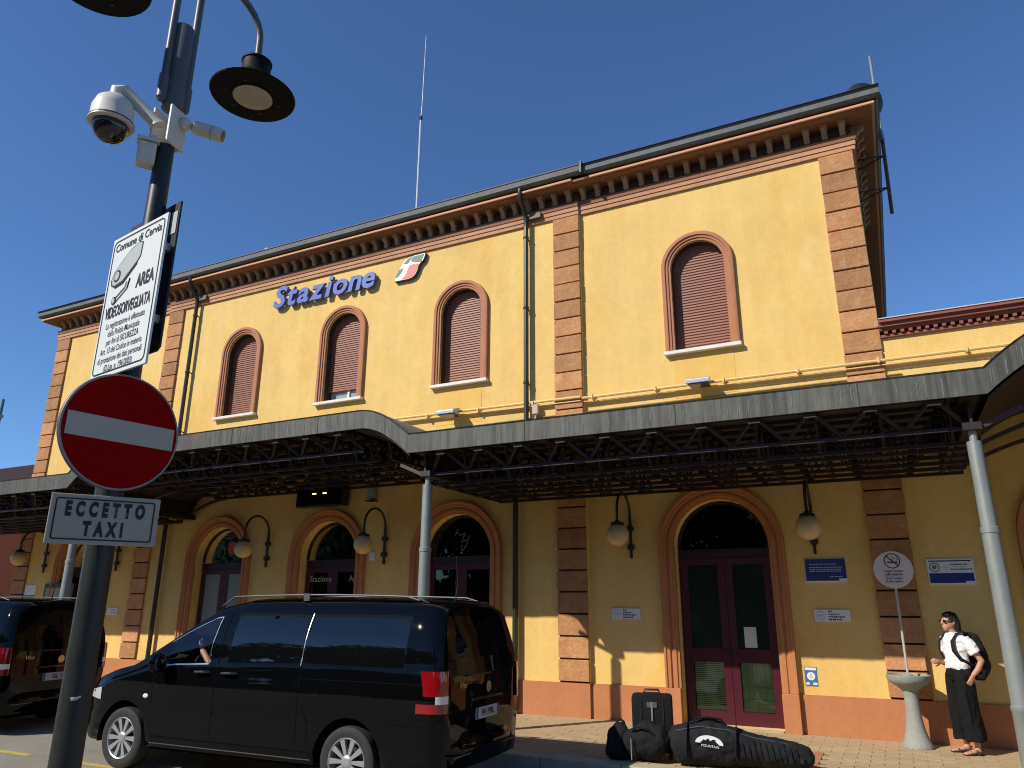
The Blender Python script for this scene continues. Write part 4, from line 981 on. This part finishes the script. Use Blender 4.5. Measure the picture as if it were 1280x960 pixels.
    MB().box(-2.70, -2.68, -.70, .70, .405, .418).build('bumper_strip', mat('grey_strip', (.10, .10, .11), .4), V)
    rw = MB(); n = 10
    for z, hw_ in ((1.14, .79), (1.3, .775), (1.5, .745), (1.66, .70), (1.71, .66)):
        for i in range(n+1): rw.v.append((-2.640+.0*z, hw_*(-1+2*i/n), z))
    for r_ in range(4):
        for i in range(n): rw.f.append((r_*(n+1)+i, r_*(n+1)+i+1, (r_+1)*(n+1)+i+1, (r_+1)*(n+1)+i))
    rw.build('rear_window', TINT, V)
    MB().box(-2.655, -2.632, -.36, .36, .885, .915).build('tailgate_trim', mat('glossy_black_trim', (.01, .01, .011), .15, coat=1), V, bevel=.006)
    MB().bar((-2.648, .45, 1.135), (-2.66, -.05, 1.135), .012, .02).build('wiper', PLASTIC, V)
    pl = MB().box(-2.652, -2.640, -.26, .26, .70, .81).build('number_plate', mat('plate_white', (.42, .43, .45), .5), V)
    text('plate_lettering', plate_txt, .085, INK, V, (-2.654, 0, .753), offset=.002, sx=.98, rot=(0, 0, R(-90)))
    MB().box(-2.6535, -2.6525, .222, .258, .702, .808).box(-2.6535, -2.6525, -.258, -.222, .702, .808).build('plate_band', BLUE, V)
    text('badge', 'Vito', .085, CHROME, V, (-2.643, .52, 1.045), shear=.2, rot=(0, 0, R(-90)))
    MB().lathe([(.055,-2.655),(.05,-2.648)], (0,0,1.0), 'x', 24).build('emblem', CHROME, V)
    MB().tube([(-2.30, .0, 1.87), (-2.38, .0, 2.05), (-2.52, 0, 2.36)], [.012,.006,.003], 6).build('aerial', PLASTIC, V)
    for ch in list(V.children):          # rake and crown of the tailgate
        if ch.type == 'MESH' and ch.name.split('.')[0] not in ('cabin_floor',):
            mw = Matrix.LocRotScale(ch.location, ch.rotation_euler, None); mi = mw.inverted()
            for v in ch.data.vertices:
                p = mw @ v.co
                if p.x < -2.15:
                    wt = min(1, (-2.15-p.x)/.46); wt = wt*wt*(3-2*wt)
                    p.x += wt*(.15*max(0, (p.z-1.1)/.75)**1.5-.05*(1-(p.y/.95)**2)+.03*max(0, (.75-p.z)/.4)); v.co = mi @ p
    # grille
    b = MB()
    for i in range(5): b.box(2.515-.012*i*.5, 2.53-.012*i*.5, -.42, .42, .56+.055*i*.6, .58+.055*i*.6)
    b.build('grille', CHROME, V)
    # cabin
    MB().box(-2.3, 1.3, -.84, .84, .36, .42).build('cabin_floor', BLACK, V)
    ds = MB().box(1.02, 1.36, -.78, .78, .70, 1.06).build('dashboard', PLASTIC, V, bevel=.05)
    for y in (.42, -.42):
        se = MB().box(-.12, .42, y-.26, y+.26, .62, .80).build('seat', FABG, V, bevel=.05)
        MB().prism([(-.28,.78),(-.06,.78),(-.14,1.35),(-.30,1.35)], y-.25, y+.25).build('seat_back', FABG, V, bevel=.04); MB().box(-.32, -.2, y-.13, y+.13, 1.38, 1.58).build('head_rest', FABG, V, bevel=.04)
    MB().prism([(-.46,.42),(-.42,.42),(-.42,1.70),(-.46,1.70)], -.80, .80).build('partition', BLACK, V)
    sw = MB(); c_ = Vector((.90, .42, 1.06)); e1 = Vector((0,1,0)); e2 = Vector((.45,0,.89))
    pts = [tuple(c_+e1*(.185*math.cos(2*math.pi*i/24))+e2*(.185*math.sin(2*math.pi*i/24))) for i in range(25)]
    sw.tube(pts, .015, 8, cap=False).bar(tuple(c_-e1*.17), tuple(c_+e1*.17), .03, .02).bar(tuple(c_), (1.1,.42,.95), .04); sw.build('steering_wheel', PLASTIC, V)
    return V
van1 = build_van('black passenger van with silver alloy wheels parked in front of the entrance', 'FH 799L', (-6.69, -4.68, -.104), R(181.9), 'black vans at the kerb')
van2 = build_van('black van seen from behind, half hidden by the sign pole at left', 'GL 14', (-14.38, -4.61, -.104), R(187.2), 'black vans at the kerb')
# ================================================================ ashtray stand with no-smoking disc
t = thing('ashtray_stand', 'pale concrete pedestal ashtray carrying a round no-smoking sign', 'ashtray', (.015, -.42, 0))
MB().lathe([(.185,0),(.185,.02),(.175,.04),(.15,.10),(.115,.22),(.095,.36),(.088,.52),(.085,.62),(.10,.68),(.16,.73),(.23,.775),(.262,.82),(.265,.87),(.245,.875),(.225,.85),(.02,.84)], seg=36).build('pedestal', CONC, t, smooth='auto')
MB().tube([(0,0,.84),(-.0,0,2.0)], .016, 10).build('post', mat('pale_post', (.45, .43, .38), .5), t)
MB().lathe([(.06,.84),(.055,.87),(.02,.885)], seg=16).build('post_foot', CONC, t, smooth='auto')
ds = part('sign_disc', t, (0, -.02, 2.21))
MB().lathe([(.243,-.01),(.245,-.006),(.245,.006)], (0,0,0), 'y', 48).build('disc', mat('disc_white', (.68, .62, .55), .5, n=[(5, .05)]), ds, smooth='auto')
b = MB(); n = 40
for i in range(n): 
    a0, a1 = 2*math.pi*i/n, 2*math.pi*(i+1)/n
    b.add([(.102*math.cos(a0),-.012,.115+.102*math.sin(a0)),(.102*math.cos(a1),-.012,.115+.102*math.sin(a1)),(.088*math.cos(a1),-.012,.115+.088*math.sin(a1)),(.088*math.cos(a0),-.012,.115+.088*math.sin(a0))], [(0,1,2,3)])
b.bar((-.07,-.012,.185),(.07,-.012,.045),.001,.016); b.box(-.065, .07, -.0135, -.0125, .085, .105)
for p in ([(.05,.12),(.07,.135),(.05,.15),(.07,.165)], [(.0,.13),(.03,.15),(.0,.17),(.02,.185)]):
    for a_, c_ in zip(p, p[1:]): b.bar((a_[0],-.0115,a_[1]),(c_[0],-.0115,c_[1]),.001,.006)
b.build('pictogram', mat('dark_red_print', (.10, .02, .02), .5), ds)
for i, s in enumerate(('Vietato fumare', 'nella stazione', "Don't smoke", 'in the station')):
    text('lettering', s, .046, mat('dark_red_print', (.10, .02, .02), .5), ds, (0, -.012, -.02-i*.041-(.012 if i > 1 else 0)), offset=.001, sx=.85)
MB().box(-.13, .13, -.0125, -.0115, -.087, -.084).build('rule', mat('dark_red_print', (.10, .02, .02), .5), ds)
# ================================================================ woman at the wall
def hand(mb, wrist, fwd, side, curl=.6, sc=1.0):
    w_ = Vector(wrist); f = Vector(fwd).normalized(); s = Vector(side); s = (s-f*s.dot(f)).normalized(); up = f.cross(s)
    palm = w_+f*.045*sc
    mb.tube([w_, w_+f*.02*sc, w_+f*.075*sc, w_+f*.088*sc], [(.022*sc,.017*sc),(.030*sc,.016*sc),(.036*sc,.014*sc),(.032*sc,.012*sc)], 10, ref=s)
    for k, (o_, ln) in enumerate(((-.028,.062),(-.010,.072),(.009,.068),(.027,.052))):
        p = w_+f*.08*sc+s*o_*sc; q = p+(f*math.cos(curl*.5)+up*math.sin(curl*.5))*ln*.5*sc; r_ = q+(f*math.cos(curl*1.3)+up*math.sin(curl*1.3))*ln*.55*sc
        mb.tube([p, q, r_], [.0095*sc,.009*sc,.0075*sc], 8)
    p = w_+f*.03*sc-s*.028*sc; q = p+(f*.6-s*.8+up*.25).normalized()*.035*sc; r_ = q+(f*.9-s*.3+up*.3).normalized()*.03*sc
    mb.tube([p, q, r_], [.012*sc,.0105*sc,.009*sc], 8)
WM = thing('person', 'person in white T-shirt, black trousers and sunglasses standing beside the ashtray', 'person', (.60, -.56, 0), R(211))
bd = MB()
def cap2(mb, pts, rad, seg=14, ref=None): mb.tube(pts, rad, seg, ref=ref)
# body (skin): head, neck, torso core, arms, legs, feet in one surface
bd.ell((.035,0,1.545), (.088,.072,.108), 18, 14); bd.ell((.075,0,1.49), (.05,.05,.05)); bd.ell((.095,0,1.455), (.026,.026,.022))
bd.tube([(.118,0,1.565),(.135,0,1.53),(.128,0,1.518)], [.008,.015,.011], 8); bd.ell((.116,0,1.482), (.014,.024,.010))
for s in (1, -1): bd.ell((.015,s*.076,1.535), (.016,.010,.028))
cap2(bd, [(.03,0,1.47),(.01,0,1.42),(-.005,0,1.36)], [.046,.048,.06])
cap2(bd, [(0,0,1.36),(0,0,1.25),(.0,0,1.08),(0,0,.95),(0,0,.85)], [(.09,.14),(.10,.15),(.085,.125),(.10,.15),(.09,.14)], ref=(1,0,0))
for s in (1, -1):
    cap2(bd, [(0,s*.085,.88),(.01,s*.095,.65),(.02,s*.10,.47),(.0,s*.10,.30),(-.02,s*.10,.10),(-.015,s*.10,.05)], [.085,.07,.052,.050,.032,.034])
    fx = .0 if s > 0 else .06
    bd.tube([(-.045,s*.10,.042),(.02,s*.105,.045),(.10,s*.115,.030),(.165,s*.12,.022)], [.030,(.032,.036),(.022,.040),(.014,.032)], 12, ref=(0,0,1))
    for k in range(5): bd.ell((.175-.006*abs(k-1), s*(.094+.0125*k) if s > 0 else s*(.094+.0125*k), .018), (.016,.0075,.011), 8, 6)
LA = [(-.015,.165,1.345),(-.07,.225,1.22),(-.13,.265,1.085),(-.08,.245,.985),(-.025,.215,.915)]
RA = [(.0,-.165,1.345),(-.02,-.215,1.22),(-.04,-.235,1.09),(.03,-.225,1.02),(.085,-.20,1.04)]
cap2(bd, LA, [.052,.045,.038,.034,.026]); cap2(bd, RA, [.052,.045,.038,.033,.025])
hand(bd, RA[-1], (.9,.25,.1), (0,.3,1), .7); hand(bd, LA[-1], (.45,-.12,-.9), (.9,0,.4), .5)
voxel('body', bd, .0085, SKIN, WM, 3)
sh = MB()
cap2(sh, [(.0,0,1.415),(0,0,1.385),(-.005,0,1.33),(0,0,1.22),(.005,0,1.10),(.012,0,1.0),(.014,0,.965)], [(.062,.078),(.085,.14),(.118,.182),(.128,.178),(.125,.160),(.128,.165),(.122,.162)], 24, ref=(1,0,0))
cap2(sh, [LA[0],(-.045,.21,1.265),(-.085,.243,1.175)], [.068,.072,.074]); cap2(sh, [RA[0],(-.012,-.205,1.265),(-.025,-.228,1.175)], [.068,.072,.074])
voxel('t_shirt', sh, .010, SHIRT, WM, 3)
tr = MB()
cap2(tr, [(.008,0,1.045),(.008,0,1.0),(.0,0,.92),(-.005,0,.85)], [(.112,.148),(.118,.155),(.135,.185),(.125,.180)], 24, ref=(1,0,0))
for s in (1, -1): cap2(tr, [(0,s*.085,.90),(.01,s*.10,.72),(.02,s*.105,.5),(.0,s*.108,.30),(-.01,s*.11,.155)], [(.125,.098),(.118,.098),(.115,.10),(.118,.105),(.125,.11)], 18, ref=(1,0,0))
tr.ell((.01,.165,.93), (.05,.05,.06)); tr.tube([(.07,.15,.98),(.09,.18,.7),(.075,.19,.35)], [.02,.022,.012], 8)
voxel('trousers', tr, .011, TROUS, WM, 3)
hr = MB(); hr.ell((.01,0,1.575), (.103,.088,.098), 18, 12); hr.ell((-.045,0,1.51), (.062,.083,.09)); hr.ell((-.055,.01,1.455), (.04,.066,.05)); hr.ell((.065,.02,1.628), (.055,.065,.028))
for s in (1, -1): hr.tube([(.02,s*.078,1.58),(-.02,s*.082,1.5),(-.03,s*.075,1.45)], [.022,.024,.014], 8)
voxel('hair', hr, .009, HAIR, WM, 1)
sg_ = MB()
for s in (1, -1): sg_.ell((.118,s*.036,1.548), (.012,.032,.022), 14, 8); sg_.bar((.108,s*.066,1.555),(.01,s*.082,1.55),.006,.012)
sg_.bar((.126,-.012,1.553),(.126,.012,1.553),.006); sg_.build('sunglasses', SMOKE, WM, smooth='auto')
for s in (1, -1):
    sd = MB(); sd.tube([(-.07,s*.10,.008),(.05,s*.105,.008),(.18,s*.118,.008)], [(.008,.036),(.008,.042),(.008,.036)], 12, ref=(0,0,1))
    for x in (.02, .10):
        sd.tube([(x,s*.06+(.0 if s > 0 else -.0),.012),(x+.005,s*.085,.062-.2*x),(x+.008,s*.135,.060-.2*x),(x,s*.162,.012)], .0085, 6)
    sd.tube([(.0,s*.058,.015),(-.06,s*.075,.06),(-.075,s*.10,.065),(-.06,s*.13,.06),(0,s*.15,.015)], .007, 6); sd.build('sandal', SANDAL, WM, smooth='auto')
BP = thing('backpack', 'dark backpack worn on the back of the person in white', 'backpack', (.60, -.56, 0), R(211))
bk = MB(); bk.tube([(-.20,.02,.86),(-.23,.02,.92),(-.25,.02,1.10),(-.235,.02,1.28),(-.20,.02,1.37),(-.18,.02,1.40)], [(.06,.12),(.095,.15),(.105,.16),(.09,.15),(.06,.12),(.03,.07)], 18, ref=(1,0,0)); bk.ell((-.33,.02,1.02), (.06,.12,.13), 14, 10)
voxel('bag', bk, .012, FABB, BP, 3)
for s in (1, -1):
    st_ = MB(); st_.tube([(-.15,s*.09,1.37),(-.06,s*.105,1.425),(.03,s*.115,1.405),(.118,s*.125,1.31),(.125,s*.14,1.20),(.07,s*.172,1.10),(-.06,s*.185,1.03),(-.17,s*.13,.98)], [(.008,.028)]*8, 10, ref=(0,0,1)); st_.build('strap', FABG, BP, smooth='auto')
# ================================================================ driver in the near van
DV = thing('driver', 'van driver in dark top with one arm raised at the wheel', 'person', (-6.69-.33, -4.68-.011, -.104), R(181.9))
dv = MB(); dv.ell((.08,.42,1.52), (.085,.07,.105), 14, 10); dv.ell((.15,.42,1.49), (.03,.03,.04)); cap2(dv, [(.07,.42,1.45),(.04,.42,1.38)], [.05,.055])
cap2(dv, [(.03,.42,1.36),(.02,.42,1.15),(.0,.42,.88),(.05,.42,.80)], [(.10,.16),(.12,.18),(.13,.18),(.12,.18)], ref=(1,0,0))
cap2(dv, [(.0,.60,1.32),(.24,.70,1.14),(.46,.64,1.30)], [.055,.047,.034]); cap2(dv, [(.0,.24,1.32),(.25,.22,1.15),(.50,.32,1.20)], [.055,.045,.032]); hand(dv, (.46,.64,1.30), (.6,-.2,.75), (0,1,0), .8); hand(dv, (.50,.32,1.20), (.8,.3,.1), (0,.3,1), 1.0)
for s in (.32, .52): cap2(dv, [(.05,s,.82),(.42,s,.86),(.55,s,.60)], [.085,.07,.06])
for s in (.32, .52): dv.tube([(.50,s,.50),(.60,s,.47),(.72,s,.47)], [.035,.04,.03], 8)
voxel('body', dv, .012, SKIN, DV, 3)
ds_ = MB(); cap2(ds_, [(.03,.42,1.40),(.03,.42,1.34),(.02,.42,1.15),(.0,.42,.86)], [(.07,.09),(.115,.18),(.135,.195),(.145,.20)], ref=(1,0,0)); cap2(ds_, [(.0,.60,1.32),(.14,.655,1.215)], [.066,.058]); cap2(ds_, [(.0,.24,1.32),(.18,.22,1.20)], [.066,.058])
voxel('dark_top', ds_, .014, mat('navy_cotton', (.012, .014, .03), .85), DV, 2)
hh = MB(); hh.ell((.055,.42,1.565), (.092,.078,.085), 12, 8); voxel('hair', hh, .012, HAIR, DV, 1)
tt = MB()
for s in (.32, .52): cap2(tt, [(.0,s,.82),(.42,s,.86),(.54,s,.60),(.52,s,.50)], [.10,.085,.07,.06])
voxel('trousers', tt, .014, TROUS, DV, 2)
# ================================================================ luggage on the pavement
SC = thing('suitcase', 'upright black suitcase standing behind the soft bags', 'suitcase', (-2.80, -2.62, 0), R(14))
MB().box(-.24, .24, -.14, .14, .06, .70).build('shell', FABB, SC, bevel=.045, smooth='auto')
b = MB()
for x in (-.13, 0, .13): b.box(x-.008, x+.008, -.148, -.139, .13, .64)
b.build('rib', PLASTIC, SC)
MB().box(-.10, .10, -.03, .03, .70, .715).tube([(-.09,0,.71),(-.08,0,.745),(.08,0,.745),(.09,0,.71)], .012, 8).build('handle', PLASTIC, SC, smooth='auto')
MB().box(-.01, .01, -.155, -.14, .35, .62).build('zip', GALV, SC)
for x in (-.19, .19):
    for y in (-.10, .10): MB().lathe([(.03,-.012),(.03,.012)], (x,y,.03), 'y', 14).box(x-.02,x+.02,y-.016,y+.016,.03,.065).build('wheel', PLASTIC, SC)
RB = thing('rucksack', 'black rucksack slumped at the left end of the luggage', 'rucksack', (-3.13, -2.90, 0), R(8))
b = MB(); b.tube([(0,0,.0),(0,0,.04),(0,.0,.18),(0,.02,.30),(.02,.04,.38)], [(.13,.10),(.17,.13),(.165,.125),(.13,.10),(.06,.05)], 18, ref=(1,0,0)); b.ell((-.03,-.11,.13), (.11,.06,.10)); b.tube([(-.05,.05,.38),(0,.05,.43),(.06,.05,.38)], .012, 8)
voxel('bag', b, .014, FABB, RB, 2); MB().tube([(-.10,-.10,.30),(-.06,-.15,.2),(-.08,-.16,.08)], [(.006,.018)]*3, 8).build('strap', FABG, RB)
RB2 = thing('soft_bag', 'black soft bag lying between suitcase and rucksack', 'bag', (-2.80, -2.95, 0), R(-5))
b = MB(); b.tube([(-.24,0,.14),(-.2,0,.17),(0,0,.22),(.18,.02,.21),(.25,.02,.17)], [(.08,.08),(.15,.13),(.20,.15),(.19,.14),(.10,.09)], 18); b.ell((.02,.02,.36), (.13,.09,.09))
voxel('bag', b, .014, FABB, RB2, 2); MB().tube([(-.12,-.10,.33),(-.05,-.15,.39),(.08,-.15,.38),(.14,-.10,.31)], .012, 8).build('handle', FABG, RB2, smooth='auto')
MB().box(-.11, -.10, -.185, -.17, .04, .26).build('buckle_strap', GALV, RB2)
DU = thing('duffel_bag', 'large black ski bag with white mountain emblem on the pavement', 'bag', (-1.80, -2.78, 0), R(13))
b = MB(); b.tube([(-.72,0,.20),(-.68,0,.21),(-.55,0,.225),(-.30,0,.235),(-.05,0,.215),(.25,0,.175),(.55,0,.155),(.75,0,.13),(.80,0,.12)], [(.12,.11),(.19,.16),(.225,.19),(.235,.20),(.21,.195),(.17,.18),(.15,.17),(.11,.13),(.06,.08)], 22, ref=(0,0,1))
b.tube([(-.62,-.15,.28),(-.3,-.195,.30),(-.05,-.185,.28)], [.012,.02,.012], 8); b.tube([(-.1,-.05,.42),(.05,-.1,.36),(.1,-.18,.2)], [.014,.018,.012], 8); b.tube([(-.45,.0,.45),(-.4,-.02,.48),(-.2,-.03,.48),(-.12,0,.44)], [.014,.02,.02,.014], 8)
voxel('bag', b, .013, FABG, DU, 2)
MB().tube([(-.5,-.06,.44),(-.42,-.07,.505),(-.3,-.06,.515),(-.16,-.06,.50),(-.1,-.05,.43)], .013, 8).build('handle', FABB, DU, smooth='auto')
b = MB()
for k_ in range(10):
    x = .06+k_*.062; r_ = .195-.012*k_*.35
    pts = []
    for a in (200, 185, 170, 155, 140):
        h_ = lerp([(-.05,.215),(.25,.175),(.55,.155),(.75,.13)], x); rz_ = lerp([(-.05,.21),(.25,.17),(.55,.15),(.75,.11)], x)+.006; ry_ = lerp([(-.05,.195),(.25,.18),(.55,.17),(.75,.13)], x)+.006
        pts.append((x+.012*(a-170)/30, ry_*math.cos(R(a)), h_+rz_*math.sin(R(a))))
    b.tube(pts, .008, 6)
b.build('webbing', FABB, DU, smooth='auto')
lg_ = part('emblem', DU, (-.30, -.208, .262)); lg_.rotation_euler = (R(-8), R(6), 0)
n = 14; arc = [(-.15*math.cos(math.pi*i/n), .085*math.sin(math.pi*i/n)) for i in range(n+1)]
flat('white_arc', arc, LOGOW, lg_, -.012, -.004); flat('peaks', [(-.10,.0),(-.06,.042),(-.045,.03),(-.015,.055),(.01,.03),(.04,.05),(.11,.0)], FABB, lg_, -.016, -.013)
text('lettering', 'MOUNTAIN', .036, LOGOW, lg_, (.01, -.014, -.022))
for x, z0, z1 in ((-.55, .30, .42), (-.02, .28, .40)):
    MB().tube([(x,-.18,.10),(x,-.205,.20),(x+.01,-.20,.30),(x+.02,-.13,.41),(x+.03,-.0,.455)], [(.007,.022)]*5, 8, ref=(1,0,0)).build('compression_strap', FABB, DU, smooth='auto')
MB().tube([(-.66,-.10,.37),(-.4,-.125,.425),(-.1,-.12,.40),(.2,-.10,.325),(.5,-.09,.285),(.7,-.07,.22)], .005, 6).build('zip', GPOLE, DU)
MB().box(.62, .68, -.155, -.145, .10, .16).build('tag', PLASTIC, DU)
MB().box(-.06, .06, -.15, -.146, .56, .62).build('badge', GPOLE, SC)
# ================================================================ trees on the far side of the square (seen mirrored in the van windows)
lm = bpy.data.meshes
def tree(loc, h_, rad, seed, label):
    t = thing('tree', label, 'tree', loc, 0, 'trees behind the viewer'); rr = random.Random(seed)
    tk = MB().tube([(0,0,-.1),(.05,0,h_*.25),(0,.1,h_*.5),(.1,.1,h_*.75)], [.2,.15,.11,.04], 8)
    for k in range(6):
        a = rr.uniform(0, 6.28); z = h_*rr.uniform(.3, .55); tk.tube([(0,0,z),(rad*.5*math.cos(a), rad*.5*math.sin(a), z+h_*.2)], [.07,.02], 6)
    tk.build('trunk', BARK, t); b = MB(); cl = [(rr.uniform(-.6,.6)*rad, rr.uniform(-.6,.6)*rad, h_*rr.uniform(.22,.85)) for _ in range(18)]
    for _ in range(4200):
        c = rr.choice(cl); v = Vector((rr.gauss(0,1), rr.gauss(0,1), rr.gauss(0,1))).normalized()*rad*.48*rr.uniform(.5,1)
        p = Vector(c)+v; d1 = Vector((rr.gauss(0,1), rr.gauss(0,1), rr.gauss(0,1))).normalized()*.36; d2 = d1.cross(Vector((rr.gauss(0,1), rr.gauss(0,1), rr.gauss(0,1))))*0.0+d1.cross(Vector((rr.gauss(0,1), rr.gauss(0,1), rr.gauss(0,1)))).normalized()*.2
        b.add([p-d1, p+d2, p+d1, p-d2], [(0,1,2,3)])
    b.build('crown', LEAF, t)
TL = ['farthest left', 'second from the left', 'third from the left', 'fourth from the left', 'fifth from the left', 'sixth from the left', 'seventh from the left', 'eighth from the left',
      'seventh from the right', 'sixth from the right', 'fifth from the right', 'fourth from the right', 'third from the right', 'second from the right', 'farthest right']
rt = random.Random(21)
for k_, l in enumerate(TL):
    tree((-62+k_*6.1+rt.uniform(-.6,.6), -30+rt.uniform(-1.5,1), -.1), rt.uniform(11, 12.8), rt.uniform(3.8, 4.4), k_+11, 'leafy tree in the row across the square, '+l)

hd = MB(); rr = random.Random(4)  # leafy wall added out of view to darken the mirrored gaps below the crowns
for k in range(7000):
    p = Vector((rr.uniform(-75, 45), -33+rr.uniform(-.9, .9), rr.uniform(-.1, 3.4))); d1 = Vector((rr.gauss(0,1), rr.gauss(0,1), rr.gauss(0,1))).normalized()*.34; d2 = d1.cross(Vector((rr.gauss(0,1), rr.gauss(0,1), rr.gauss(0,1)))).normalized()*.26
    hd.add([p-d1, p+d2, p+d1, p-d2], [(0,1,2,3)])
hd.box(-75, 45, -33.5, -32.5, -.1, 3.2)
o = hd.build('added_hedge', LEAF); o['kind'] = 'stuff'; tag(o, 'unseen reflection-darkening hedge under the trees across the square', 'added_hedge')
